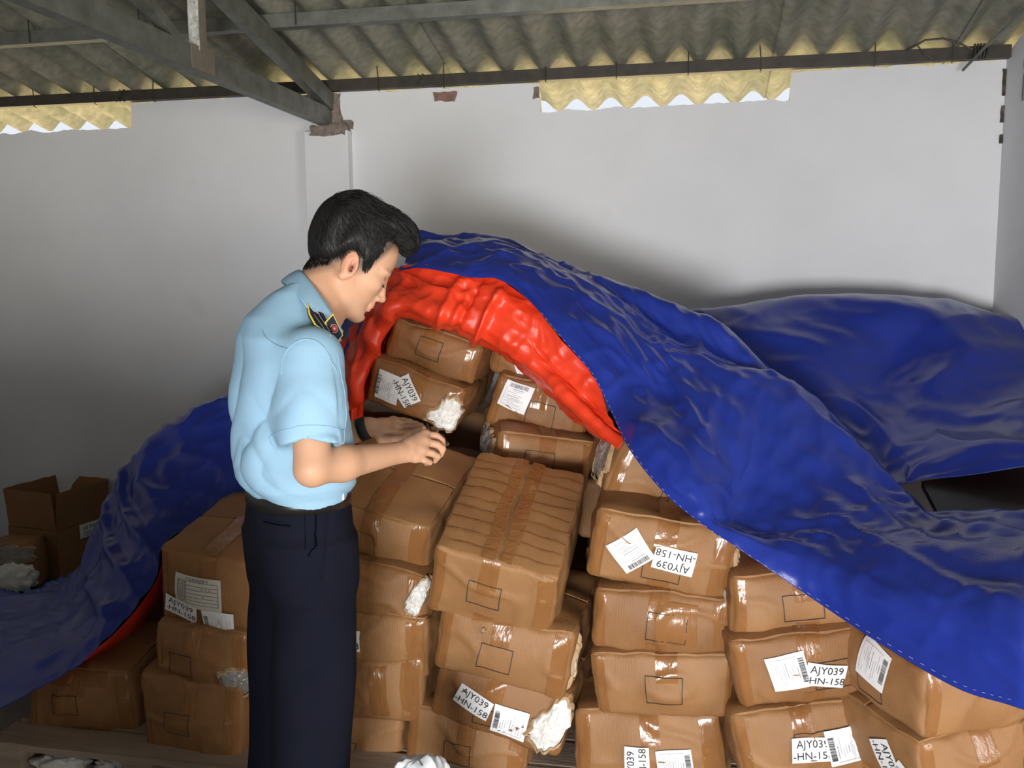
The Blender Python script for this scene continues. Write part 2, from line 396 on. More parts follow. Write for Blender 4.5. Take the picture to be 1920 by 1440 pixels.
class Carton:
    def __init__(s, e, w, d, h, seed, bulge=(0.012, 0.022, 0.012), r=0.017, rough=0.007, M=None):
        s.e, s.w, s.d, s.h, s.seed, s.b, s.r, s.n = e, w/2, d/2, h/2, seed, bulge, r, rough
        s.rnd = random.Random(seed); s.M = M
        s.smooth = False
        s.sk = (s.rnd.uniform(-.06, .06), s.rnd.uniform(-.05, .05))
        s.drop = [s.rnd.uniform(0, 0.016) for _ in range(4)]
    def F(s, a, b, c):
        p = [a*s.w, b*s.d, c*s.h]; lim = [s.w-s.r, s.d-s.r, s.h-s.r]
        q = [max(-l, min(l, x)) for x, l in zip(p, lim)]
        o = [x-y for x, y in zip(p, q)]; n = math.sqrt(sum(x*x for x in o)) or 1
        x, y, z = [qq+oo/n*s.r for qq, oo in zip(q, o)]
        A, Bb, Cc = 1-a*a, 1-b*b, 1-c*c
        x += a*s.b[0]*Bb*Cc; y += b*s.b[1]*A*Cc; z += c*s.b[2]*A*Bb
        x *= 1+s.sk[0]*c; y += s.sk[1]*c*s.h
        # squashed corners and wavy rims
        k = (1+a)/2; kk = (1+b)/2
        dz = (s.drop[0]*(1-k)+s.drop[1]*k)*(1-kk)+(s.drop[2]*(1-k)+s.drop[3]*k)*kk
        z -= dz*(1+c)/2
        z += c*abs(c)*0.007*nz(x*11+s.seed*3.7, y*9, s.seed)
        sd = s.seed*5.31
        v = mn.noise_vector(Vector((x*9+sd, y*9, z*9)))
        v2 = mn.noise_vector(Vector((x*26, y*26+sd, z*26)))
        if s.smooth: return Vector((x+v.x*s.n, y+v.y*s.n, z+v.z*s.n))
        # pinched flutes below the taped rims and a long dent or two
        fl = math.exp(-(1-abs(c))/0.16)*(0.5+0.5*nz(x*7+sd, y*7, 4.0))
        w1 = 0.0042*fl*(1-2*abs(nz(x*34+sd, y*34, 1.0+c*1.2))*1.6)
        cr = 1-abs(nz(x*5+sd, y*5+3, z*7))*9
        w1 -= 0.0075*max(0.0, cr)*(1-max(abs(a), abs(c))**8 if abs(b) > 0.99 else 0.4)
        if abs(b) >= abs(a): y += math.copysign(w1, b)
        else: x += math.copysign(w1, a)
        e = s.n; e2 = s.n*0.45*(0.4+max(abs(c)**6, abs(a)**6))
        return Vector((x+v.x*e+v2.x*e2, y+v.y*e+v2.y*e2, z+v.z*e+v2.z*e2))
    def cube(s, face, u, v):
        def wrap(u, hu, hn):      # run round the vertical edge onto the neighbouring side
            return u
        if face == 'front':
            if u > 1: return (1, -1+(u-1)*s.w/s.d, v)
            if u < -1: return (-1, -1+(-1-u)*s.w/s.d, v)
            if v > 1: return (u, -1+(v-1)*s.h/s.d, 1)
            if v < -1: return (u, -1+(-1-v)*s.h/s.d, -1)
            return (u, -1, v)
        if face == 'left': return (-1, -u, v) if u <= 1 else (-1+(u-1)*s.d/s.w, -1, v)
        if face == 'right':
            if u < -1: return (1-(-1-u)*s.d/s.w, -1, v)
            return (1, u, v)
        if face == 'top': return (u, v, 1)
        return (u, 1, v)
    def S(s, face, u, v, off=0.0):
        P = s.F(*s.cube(face, u, v))
        if off == 0: return P
        e = 0.03
        du = s.F(*s.cube(face, u+e, v))-s.F(*s.cube(face, u-e, v)); dv = s.F(*s.cube(face, u, v+e))-s.F(*s.cube(face, u, v-e))
        n = du.cross(dv)
        if n.length < 1e-9: return P
        return P+n.normalized()*off
    def half(s, face): return (s.w, s.h) if face == 'front' else ((s.d, s.h) if face in ('left', 'right') else (s.w, s.d))
    def body(s, n=30):
        idx = {}; vs = []; fs = []
        def vid(p):
            k = tuple(round(x*1000) for x in p)
            if k not in idx: idx[k] = len(vs); vs.append(s.F(*p))
            return idx[k]
        g = [math.sin(PI/2*(2*i/n-1)) for i in range(n+1)]
        g = [0.5*(gg+(2*i/n-1)) for i, gg in enumerate(g)]
        for ax in range(3):
            for sg in (-1, 1):
                for i in range(n):
                    for j in range(n):
                        q = []
                        for (x, y) in ((g[i], g[j]), (g[i+1], g[j]), (g[i+1], g[j+1]), (g[i], g[j+1])):
                            p = [0, 0, 0]; p[ax] = sg; p[(ax+1) % 3] = x; p[(ax+2) % 3] = y; q.append(vid(p))
                        fs.append(tuple(q) if sg > 0 else tuple(reversed(q)))
        return mesh('carton', vs, fs, s.M, s.e, True)
    def stamp(s, name, face, cu, cv, shape, ang, off, m, parent=None, smooth=True, warp=0.0, soft=False):
        s.smooth = soft
        hu, hv = s.half(face); ca, sa = math.cos(math.radians(ang)), math.sin(math.radians(ang)); vs = []
        for x, y in shape[0]:
            X, Y = x*ca+y*sa, -x*sa+y*ca
            o = off+(warp*(0.5+0.5*nz(x*40+s.seed, y*40, 3)) if warp else 0)
            vs.append(s.S(face, cu+X/hu, cv+Y/hv, o))
        s.smooth = False
        return mesh(name, vs, shape[1], m, parent or s.e, smooth)
    # --- details
    def square(s, face='front', cu=0.0, cv=0.0, w=0.105, h=0.085, ang=0, t=0.0022):
        v, f = [], []
        for (x0, y0, x1, y1, n, ax) in ((-w/2, -h/2, w/2, -h/2+t, 10, 0), (-w/2, h/2-t, w/2, h/2, 10, 0), (-w/2, -h/2, -w/2+t, h/2, 8, 1), (w/2-t, -h/2, w/2, h/2, 8, 1)):
            base = len(v)
            for i in range(n+1):
                k = i/n
                v += ([(x0+(x1-x0)*k, y0), (x0+(x1-x0)*k, y1)] if ax == 0 else [(x1, y0+(y1-y0)*k), (x0, y0+(y1-y0)*k)])
            f += [(base+2*i, base+2*i+2, base+2*i+3, base+2*i+1) for i in range(n)]
        s.stamp('printed_square', face, cu, cv, (v, f), ang, 0.0024, M_ink, smooth=False)
    def tape(s, face, u0, v0, u1, v1, nu=10, nv=10, off=0.0011):
        rows = []
        for j in range(nv+1):
            rows.append([s.S(face, u0+(u1-u0)*i/nu, v0+(v1-v0)*j/nv, off+0.0006*nz(i*.9+s.seed, j*.9)) for i in range(nu+1)])
        b = MB(); b.grid(rows); return b.build('packing_tape', M_tape, s.e, True)
    def flaps(s, gap=0.012, along='x', lift=0.004, ends=True):
        """two closed top flaps with a slit between them, each a thin board"""
        for sg in (-1, 1):
            lo, hi = (gap/(2*(s.d if along == 'x' else s.w)), 0.995)
            n1, n2 = 12, 8; tops, bots = [], []
            for j in range(n2+1):
                t = lo+(hi-lo)*j/n2
                r1, r2 = [], []
                for i in range(n1+1):
                    q = -0.985+1.97*i/n1
                    u, v = (q, sg*t) if along == 'x' else (sg*t, q)
                    P = s.S('top', u, v, 0.0); wob = 0.003*nz(i*.7+s.seed, j*.5, sg)
                    up = lift*(1-j/n2*0.4)+wob
                    r1.append(P+Vector((0, 0, up+0.003))); r2.append(P+Vector((0, 0, -0.001)))
                tops.append(r1); bots.append(r2)
            b = MB(); flip = (sg > 0) if along == 'x' else (sg < 0)
            b.grid(tops if flip else tops[::-1]); b.grid(bots if not flip else bots[::-1])
            loop_t = tops[0]+[r[-1] for r in tops[1:]]+tops[-1][::-1][1:]+[r[0] for r in tops[::-1][1:]]
            loop_b = bots[0]+[r[-1] for r in bots[1:]]+bots[-1][::-1][1:]+[r[0] for r in bots[::-1][1:]]
            b.grid([loop_t, loop_b])
            b.build('flap', s.M, s.e, True)
    def code(s, face, cu, cv, ang=0, w=0.108, h=0.066, t1='AJY039', t2='-HN-158', name='code_label', off=0.0066):
        o = s.stamp(name, face, cu, cv, grid2d(w, h, 14, 10), ang, off, M_paper, soft=True)
        for txt, y in ((t1, 0.0155), (t2, -0.0155)):
            v, f = text2d(txt, 0.0285)
            s.stamp('lettering', face, cu, cv, ([(x*1.0, yy+y) for x, yy in v], f), ang, off+0.0012, M_ink, o, False, soft=True)
    def ship(s, face, cu, cv, ang=0, w=0.098, h=0.098, seed=0, off=0.0030):
        o = s.stamp('shipping_label', face, cu, cv, grid2d(w, h, 14, 14), ang, off+0.003, M_paper, soft=True)
        rn = random.Random(seed*7+s.seed); v, f = [], []
        def bar(x0, y0, x1, y1):
            k = len(v); v.extend([(x0, y0), (x1, y0), (x1, y1), (x0, y1)]); f.append((k, k+1, k+2, k+3))
        y = -0.034                                      # bar code up the left side
        while y < 0.030:
            t = rn.choice((0.0007, 0.0012, 0.002)); bar(-0.044, y, -0.030, y+t); y += t+rn.choice((0.0008, 0.0013, 0.0018))
        s.stamp('bar_code', face, cu, cv, (v, f), ang, off+0.0042, M_ink, o, False, soft=True)
        v, f = [], []
        for k in range(9):                              # columns of small print, set sideways like the bars
            x = -0.025+k*0.0068; y0 = rn.uniform(-0.036, -0.01); y1 = y0+rn.uniform(0.02, 0.05)
            bar(x, y0, x+(0.0016 if k in (0, 4) else 0.0009), min(y1, 0.036))
        for (x0, y0, x1, y1) in ((-0.028, -0.04, 0.038, -0.0393), (0.038, -0.04, 0.0387, 0.03), (0.012, -0.04, 0.0127, 0.03)):
            for q in range(8):
                a0, a1 = q/8, (q+1)/8
                if x1-x0 > y1-y0: bar(x0+(x1-x0)*a0, y0, x0+(x1-x0)*a1, y1)
                else: bar(x0, y0+(y1-y0)*a0, x1, y0+(y1-y0)*a1)
        s.stamp('small_print', face, cu, cv, (v, f), ang, off+0.0042, M_grey_ink, o, False, soft=True)
    def torn(s, face, cu, cv, w, h, ang=0, m=None, lumps=0.02, seed=1):
        """a ragged hole stuffed with crinkled plastic, with a rim of torn board"""
        n = 40; rings = 11; v = [(0, 0)]; f = []
        for k in range(1, rings+1):
            for i in range(n):
                t = 2*PI*i/n; rr = k/rings*(1+0.42*nz(math.cos(t)*1.7+seed, math.sin(t)*1.7, s.seed)+0.22*nz(math.cos(t)*6+seed, math.sin(t)*6, s.seed))
                c, sn = math.cos(t), math.sin(t); pw = 0.8
                v.append((math.copysign(abs(c)**pw, c)*rr*w/2, math.copysign(abs(sn)**pw, sn)*rr*h/2))
        for i in range(n): f.append((0, 1+i, 1+(i+1) % n))
        for k in range(rings-1):
            for i in range(n):
                a = 1+k*n+i; b2 = 1+k*n+(i+1) % n; f.append((a, a+n, b2+n, b2))
        hu, hv = s.half(face); ca, sa = math.cos(math.radians(ang)), math.sin(math.radians(ang)); vs = []
        for q, (x, y) in enumerate(v):
            k = 0 if q == 0 else (q-1)//n+1
            X, Y = x*ca+y*sa, -x*sa+y*ca
            fold = 0.8*abs(nz(X*34+seed*3, Y*34, s.seed))+0.4*abs(nz(X*90, Y*90+seed, 2))
            vs.append(s.S(face, cu+X/hu, cv+Y/hv, 0.004+lumps*(1-(k/rings)**4)*(0.25+0.9*fold)))
        o = mesh('stuffing', vs, f, m or M_plastic, s.e, False)
        rim, fr = [], []
        for i in range(n):
            t = 2*PI*i/n; x, y = v[1+(rings-1)*n+i]
            for k, (sc, of) in enumerate(((0.93, 0.011), (1.0+0.12*abs(nz(i*1.3, seed)), 0.009+0.008*abs(nz(i*.9, seed+4))), (1.12+0.16*abs(nz(i*1.7, seed+2)), 0.0015))):
                X, Y = (x*ca+y*sa)*sc, (-x*sa+y*ca)*sc
                rim.append(s.S(face, cu+X/hu, cv+Y/hv, of))
        for i in range(n):
            for k in range(2):
                a = i*3+k; b2 = ((i+1) % n)*3+k; fr.append((a, a+1, b2+1, b2))
        mesh('torn_rim', rim, fr, M_card_in, s.e, False)

CARTONS = {}
def carton(key, label, cx, cy, Yf, wpx, hpx, dep, roll=0, pitch=0, yaw=0, M=None, bulge=(0.014, 0.026, 0.008), tapes=True, flaps='x', group=None, rough=0.006, hs=1.0, toptape=True):
    fc = atY(cx, cy, Yf); sc = zdepth(fc)/FPX; hs = 1.13 if key[0] in 'ABCDEF' and key not in ('C4', 'A1', 'D5') else hs; w, h = wpx*sc, hpx*sc*hs
    Rm = Matrix.Rotation(math.radians(yaw), 3, 'Z') @ Matrix.Rotation(math.radians(pitch), 3, 'X') @ Matrix.Rotation(math.radians(roll), 3, 'Y')
    ctr = Vector(fc)+Rm @ Vector((0, dep/2, 0))
    e = empty('cardboard_box', ctr, Rm.to_euler(), label, 'box', group)
    seed = len(CARTONS)+1
    c = Carton(e, w, dep, h, seed, bulge, M=M or (M_card if seed % 3 else M_card2), rough=rough)
    c.body(); CARTONS[key] = c
    if tapes:
        rn = c.rnd; u = rn.uniform(-0.1, 0.1); q = 0.028/c.w
        c.tape('front', u-q, 0.25+rn.uniform(-.3, .1), u+q, 0.985, 8, 10)               # down from the top seam
        c.tape('front', -0.985, -0.985, -0.80, 0.9, 6, 14, 0.0009)                      # up the left edge
        if rn.random() < 0.75: c.tape('front', 0.72, -0.9, 0.985, 0.985, 6, 12, 0.0009)
        if rn.random() < 0.6: c.tape('front', u-q, -0.985, u+q, -0.5-rn.uniform(0, .25), 8, 8)
        if toptape: c.tape('top', u-q, -0.985, u+q, 0.985, 6, 10, 0.0085 if flaps else 0.001)
    if flaps: c.flaps(along=flaps)
    return c

C = carton
# --- left end
c = C('A1', 'brown cardboard box alone at the left end of the pallet under the tarp hem', 150, 1313, 2.42, 212, 132, 0.36, 0, 4, 4, M_card); c.square(cu=-0.20, cv=0.0, w=0.085, h=0.068); c.tape('front', -0.9, 0.55, 0.6, 0.98)
c = C('A2', 'brown taped box at the bottom of the stack left of the man', 358, 1350, 2.36, 205, 148, 0.36, 1, 2, -2, M_card2); c.square(cu=-0.18, cv=-0.02, w=0.082, h=0.068)
c = C('A3', 'brown box with a plastic-wrapped corner, second in the stack left of the man', 378, 1238, 2.38, 196, 122, 0.36, 3, 3, -2, M_card2); c.square(cu=-0.35, cv=-0.05, w=0.082, h=0.066); c.torn('front', 0.78, -0.35, 0.10, 0.085, 0, M_grey_plastic, 0.012, 3)
c = C('A4', 'brown box bearing a handwritten form label, top of the stack left of the man', 390, 1112, 2.39, 196, 150, 0.42, 7, 9, -2, M_card2)
# --- behind the man's leg
c = C('B1', 'cardboard box at the bottom of the stack just right of the man\'s leg', 640, 1392, 2.47, 236, 132, 0.38, 2, 0, -4, M_card); c.square(cu=0.05, cv=-0.1)
c = C('B2', 'cardboard box second from the bottom right beside the man\'s leg', 668, 1288, 2.45, 258, 112, 0.40, -3, 2, -4, M_card); c.tape('front', 0.25, -0.98, 0.52, 0.98)
c = C('B3', 'cardboard box whose code label is half hidden by the man\'s trousers', 678, 1198, 2.46, 258, 108, 0.40, 2, 2, -4, M_card); c.code('front', -0.22, 0.05, -2)
c = C('B4', 'cardboard box with a torn upper right corner showing white plastic, beside the man', 678, 1106, 2.47, 256, 106, 0.40, 7, 4, -4, M_card2); c.torn('front', 0.90, 0.25, 0.05, 0.13, 28, None, 0.018, 5)
c = C('B5', 'taped cardboard box directly under the man\'s hands', 690, 1003, 2.50, 240, 108, 0.44, 13, 17, -6, M_card); c.square(cu=-0.08, cv=-0.1, w=0.10, h=0.085)
# --- centre stack
c = C('C1', 'cardboard box at the bottom of the leaning centre stack, partly behind the white bag', 872, 1405, 2.44, 232, 130, 0.40, 7, 0, -2, M_card); c.square(cu=-0.1, cv=-0.02, w=0.085, h=0.066)
c = C('C2', 'cardboard box with two labels and a burst corner of white plastic, centre stack', 936, 1320, 2.42, 258, 122, 0.42, 13, 2, -4, M_card2); c.code('front', -0.34, 0.02, 14); c.ship('front', 0.22, -0.25, 2); c.torn('front', 0.80, 0.0, 0.10, 0.17, 28, None, 0.022, 8); c.square(cu=-0.1, cv=-0.35, w=0.085, h=0.06)
c = C('C3', 'cardboard box with a small puncture, second from the top of the centre stack', 942, 1222, 2.40, 256, 122, 0.44, 10, 4, -3, M_card); c.square(cu=-0.08, cv=-0.1, w=0.098, h=0.078, ang=4); c.torn('front', -0.32, 0.62, 0.014, 0.018, 0, M_card_in, 0.004, 2); c.torn('right', -0.82, 0.1, 0.03, 0.12, 10, None, 0.01, 4)
c = C('C4', 'big tilted cardboard box with slit taped top, topmost of the centre stack', 922, 1112, 2.36, 240, 172, 0.46, 13, 23, -3, M_card, flaps='y', bulge=(0.012, 0.014, 0.004), toptape=False); c.square(cu=-0.1, cv=0.02, w=0.098, h=0.085)
for sg in (-1, 1):
    c.tape('top', sg*0.05 if sg > 0 else -0.26, -0.98, 0.26 if sg > 0 else -0.05, 0.98, 5, 12, 0.0085)      # tape left along both sides of the slit
for k in range(9):                                                                                      # raised crease lines across the lid
    vv = -0.86+0.2*k; c.tape('top', -0.95, vv-0.008, -0.06, vv+0.012+0.01*(k % 2), 14, 2, 0.0092); c.tape('top', 0.06, vv-0.002, 0.95, vv+0.014, 14, 2, 0.0092)
# --- right of centre
c = C('D1', 'cardboard box with a code label turned on its side, bottom of its stack', 1216, 1408, 2.42, 276, 150, 0.40, -5, 0, 0, M_card); c.code('front', -0.16, -0.15, -88); c.ship('front', 0.34, -0.2, 178)
c = C('D2', 'cardboard box with a single printed square, second from the bottom of its stack', 1241, 1284, 2.41, 256, 118, 0.40, -2, 2, 1, M_card); c.square(cu=0.03, cv=-0.02, w=0.098, h=0.085); c.tape('front', 0.9, -0.9, 1.0, 0.9)
c = C('D3', 'cardboard box with shiny crinkled tape over its square, middle of its stack', 1241, 1168, 2.42, 258, 114, 0.40, 2, 2, 1, M_card2); c.square(cu=0.08, cv=-0.02, w=0.105, h=0.085, ang=3); c.tape('front', -0.05, -0.55, 0.5, 0.75, off=0.0024)
c = C('D4', 'tilted cardboard box with an upside-down code label and shipping label', 1240, 1036, 2.43, 262, 128, 0.40, 9, 3, 1, M_card); c.square(cu=0.05, cv=-0.35, w=0.10, h=0.07); c.ship('front', -0.42, 0.0, 226); c.code('front', 0.20, -0.02, 185); c.torn('right', -0.75, 0.0, 0.07, 0.16, 0, None, 0.012, 6)
c = C('D5', 'cardboard box with a burst left side, half under the tarp hem', 1262, 905, 2.62, 228, 122, 0.40, 17, 4, 14, M_card); c.square(cu=0.1, cv=-0.15, w=0.10, h=0.08); c.torn('left', 0.35, 0.0, 0.16, 0.15, 0, M_grey_plastic, 0.012, 7)
# --- far right stacks
c = C('E1', 'cardboard box with code and shipping labels, lowest below the blue hem', 1512, 1392, 2.36, 262, 138, 0.38, -9, 0, 7, M_card); c.square(cu=0.08, cv=0.05, w=0.10, h=0.075); c.code('front', 0.05, -0.02, 5); c.ship('front', 0.52, -0.02, -4, off=0.0062)
c = C('E2', 'cardboard box with its shipping label left of the code label, under the hem', 1508, 1248, 2.36, 258, 132, 0.38, -8, 2, 7, M_card2); c.ship('front', -0.25, 0.05, 172); c.code('front', 0.26, -0.12, 14, w=0.102); c.square(cu=0.38, cv=-0.15, w=0.10, h=0.085)
c = C('E3', 'cardboard box with a paper label on its left side, just below the tarp hem', 1500, 1130, 2.40, 256, 118, 0.38, -6, 3, 7, M_card); c.square(cu=0.02, cv=-0.02, w=0.10, h=0.075); c.ship('left', 0.55, 0.0, 90, w=0.075)
c = C('E4', 'cardboard box glimpsed in the gap under the blue hem', 1500, 1020, 2.62, 230, 90, 0.36, -4, 0, 7, M_card2)
c = C('F1', 'cardboard box in the bottom right corner with a torn label', 1838, 1424, 2.22, 260, 130, 0.38, -5, 0, 28, M_card); c.code('left', 0.45, -0.1, 65); c.ship('left', 0.75, -0.55, 30)
c = C('F2', 'bulging cardboard box with a label on its side at the right edge', 1842, 1308, 2.22, 262, 124, 0.40, 3, 2, 28, M_card, bulge=(0.02, 0.035, 0.012)); c.square('left', 0.15, -0.3, 0.09, 0.075); c.ship('left', 0.2, 0.3, 190); c.torn('top', -0.62, -0.85, 0.09, 0.05, 0, None, 0.012, 9)
# --- upper row, further back
c = C('G1', 'glossy taped cardboard box at the very top under the red lining', 812, 656, 2.93, 178, 84, 0.40, 18, 6, -2, M_card2); c.square(cu=-0.05, cv=0.12, w=0.085, h=0.07)
c = C('G2', 'cardboard box with two labels and a torn corner, second from the top', 776, 739, 2.90, 182, 92, 0.42, 18, 5, -2, M_card2); c.ship('front', -0.52, 0.0, 0, w=0.088); c.code('front', -0.14, 0.12, 45, w=0.10); c.torn('front', 0.80, -0.25, 0.10, 0.13, 30, None, 0.02, 12)
c = C('H1', 'cardboard box mostly hidden behind the red lining, beside the topmost box', 1012, 690, 3.02, 186, 68, 0.40, 17, 4, 4, M_card2); c.ship('front', -0.2, 0.25, 60, w=0.07)
c = C('H2', 'cardboard box with a tilted shipping label above its printed square', 1012, 766, 2.98, 184, 108, 0.42, 14, 4, 4, M_card2); c.ship('front', -0.52, 0.30, 98); c.square(cu=0.05, cv=-0.15, w=0.095, h=0.085)
c = C('I1', 'cardboard box with a burst left side behind the big tilted box', 1022, 864, 2.88, 182, 104, 0.42, 10, 4, 20, M_card); c.square(cu=-0.15, cv=0.0, w=0.10, h=0.08); c.torn('left', 0.2, 0.0, 0.20, 0.11, 0, M_grey_plastic, 0.018, 13)
# --- the dark row behind, seen through the gaps between the stacks
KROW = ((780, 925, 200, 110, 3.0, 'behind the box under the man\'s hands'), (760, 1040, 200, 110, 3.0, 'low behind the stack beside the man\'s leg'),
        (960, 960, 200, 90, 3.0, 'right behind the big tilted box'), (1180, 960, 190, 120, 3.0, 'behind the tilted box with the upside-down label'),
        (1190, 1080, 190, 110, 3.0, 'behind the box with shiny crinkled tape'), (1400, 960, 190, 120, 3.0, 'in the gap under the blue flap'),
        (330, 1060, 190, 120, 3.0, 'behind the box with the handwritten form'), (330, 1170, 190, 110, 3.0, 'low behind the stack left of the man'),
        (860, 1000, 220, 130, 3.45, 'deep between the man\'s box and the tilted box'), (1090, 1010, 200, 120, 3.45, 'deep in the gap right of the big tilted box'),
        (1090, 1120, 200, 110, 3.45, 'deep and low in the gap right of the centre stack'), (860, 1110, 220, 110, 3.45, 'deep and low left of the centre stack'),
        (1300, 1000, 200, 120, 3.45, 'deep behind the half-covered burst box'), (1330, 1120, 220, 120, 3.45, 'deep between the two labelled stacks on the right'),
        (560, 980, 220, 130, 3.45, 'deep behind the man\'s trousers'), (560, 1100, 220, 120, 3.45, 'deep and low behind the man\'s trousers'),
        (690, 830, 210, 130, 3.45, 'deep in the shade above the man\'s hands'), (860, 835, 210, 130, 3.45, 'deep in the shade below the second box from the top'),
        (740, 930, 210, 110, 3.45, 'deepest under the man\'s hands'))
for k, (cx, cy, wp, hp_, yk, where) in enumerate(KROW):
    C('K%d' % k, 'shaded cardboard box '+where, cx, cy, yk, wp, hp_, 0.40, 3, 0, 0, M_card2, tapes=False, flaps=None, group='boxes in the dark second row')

# handwritten form label on A4, then its code and shipping labels
c = CARTONS['A4']
o = c.stamp('form_label', 'front', -0.10, 0.12, grid2d(0.15, 0.105, 14, 10), 2, 0.0085, M_paper_old, soft=True)
v, f = [], []
def _bar(x0, y0, x1, y1):
    k = len(v); v.extend([(x0, y0), (x1, y0), (x1, y1), (x0, y1)]); f.append((k, k+1, k+2, k+3))
for y in (0.036, 0.024, 0.012, 0.0, -0.012, -0.024, -0.036): [_bar(-0.065+0.01*q, y, -0.055+0.01*q, y+0.0011) for q in range(13)]
for x in (-0.065, -0.037, 0.065): [_bar(x, -0.036+0.009*q, x+0.0011, -0.027+0.009*q) for q in range(8)]
c.stamp('form_lines', 'front', -0.10, 0.12, (v, f), 2, 0.0094, M_ink, o, False, soft=True)
for txt, x, y, sz in (('产品标识信息卡', 0.0, 0.0425, 0.011), ('客户名称', -0.051, 0.030, 0.0075), ('生产日期', -0.051, 0.018, 0.0075), ('产品名称', -0.051, 0.006, 0.0075), ('规格型号', -0.051, -0.006, 0.0075), ('装箱数量', -0.051, -0.018, 0.0075), ('检验员', -0.051, -0.030, 0.0075), ('年  月  日', 0.03, 0.018, 0.0075), ('双', 0.02, -0.006, 0.008)):
    tv, tf = text2d(txt, sz)
    c.stamp('lettering', 'front', -0.10, 0.12, ([(a+x, b+y) for a, b in tv], tf), 2, 0.0095, M_ink, o, False, soft=True)
c.code('front', -0.50, -0.40, 10, off=0.0105)
c.ship('front', 0.28, -0.62, 0, off=0.0080)

# ================================================================== tarpaulin
def tarp_mat(name, col, col2, rough=0.21):
    m = mat(name, col, rough, var=col2, vscale=2.2, spec=0.5, detail=4)
    N, L, B = nodes_of(m)
    w1 = N.new('ShaderNodeTexWave'); w1.bands_direction = 'X'; w1.inputs['Scale'].default_value = 130
    w2 = N.new('ShaderNodeTexWave'); w2.bands_direction = 'Z'; w2.inputs['Scale'].default_value = 130
    cr = N.new('ShaderNodeTexNoise'); cr.noise_type = 'RIDGED_MULTIFRACTAL'; cr.inputs['Scale'].default_value = 5.5; cr.inputs['Detail'].default_value = 5; cr.inputs['Distortion'].default_value = 0.5
    mp = N['Mapping'].outputs[0]
    for x in (w1, w2, cr): L.new(mp, x.inputs['Vector'])
    a = N.new('ShaderNodeMath'); a.operation = 'ADD'; L.new(w1.outputs['Fac'], a.inputs[0]); L.new(w2.outputs['Fac'], a.inputs[1])
    b1 = N.new('ShaderNodeBump'); b1.inputs['Strength'].default_value = 0.12; b1.inputs['Distance'].default_value = 0.0015
    b2 = N.new('ShaderNodeBump'); b2.inputs['Strength'].default_value = 0.5; b2.inputs['Distance'].default_value = 0.012
    L.new(a.outputs[0], b1.inputs['Height']); L.new(cr.outputs['Fac'], b2.inputs['Height']); L.new(b1.outputs[0], b2.inputs['Normal']); L.new(b2.outputs[0], B.inputs['Normal'])
    return m
M_blue = tarp_mat('blue_tarp', (0.015, 0.036, 0.30), (0.011, 0.025, 0.22))
M_red = tarp_mat('orange_red_tarp', (0.80, 0.052, 0.016), (0.70, 0.040, 0.012), 0.32)
M_black = mat('black_rubber', (0.014, 0.014, 0.016), 0.55, var=(0.022, 0.022, 0.024), vscale=30, bump=0.2)
M_stitch = mat('white_stitch', (0.30, 0.34, 0.62), 0.7)

def cr1(p0, p1, p2, p3, t):
    return 0.5*((2*p1)+(-p0+p2)*t+(2*p0-5*p1+4*p2-p3)*t*t+(-p0+3*p1-3*p2+p3)*t*t*t)
def spline_rows(ctrl, nu, nv):
    """ctrl[j][i] -> dense grid, Catmull-Rom both ways"""
    c = np.array(ctrl, float); nj, ni = c.shape[:2]
    def dense(a, n):
        k = a.shape[0]; ts = np.linspace(0, k-1, n); out = []
        for t in ts:
            i = min(int(t), k-2); f = t-i
            g = lambda q: a[max(0, min(k-1, q))]
            out.append(cr1(g(i-1), g(i), g(i+1), g(i+2), f))
        return np.array(out)
    c = dense(c, nv); c = np.swapaxes(dense(np.swapaxes(c, 0, 1), nu), 0, 1)
    return c
def pt(p):
    if len(p) == 4: return np.array(p[:3], float)       # already a place in the room
    return atY(*p)
tarp = empty('tarpaulin', (0, 2.9, 0.13), label='large blue tarpaulin with orange red inner side draped over the box pile', cat='tarpaulin')
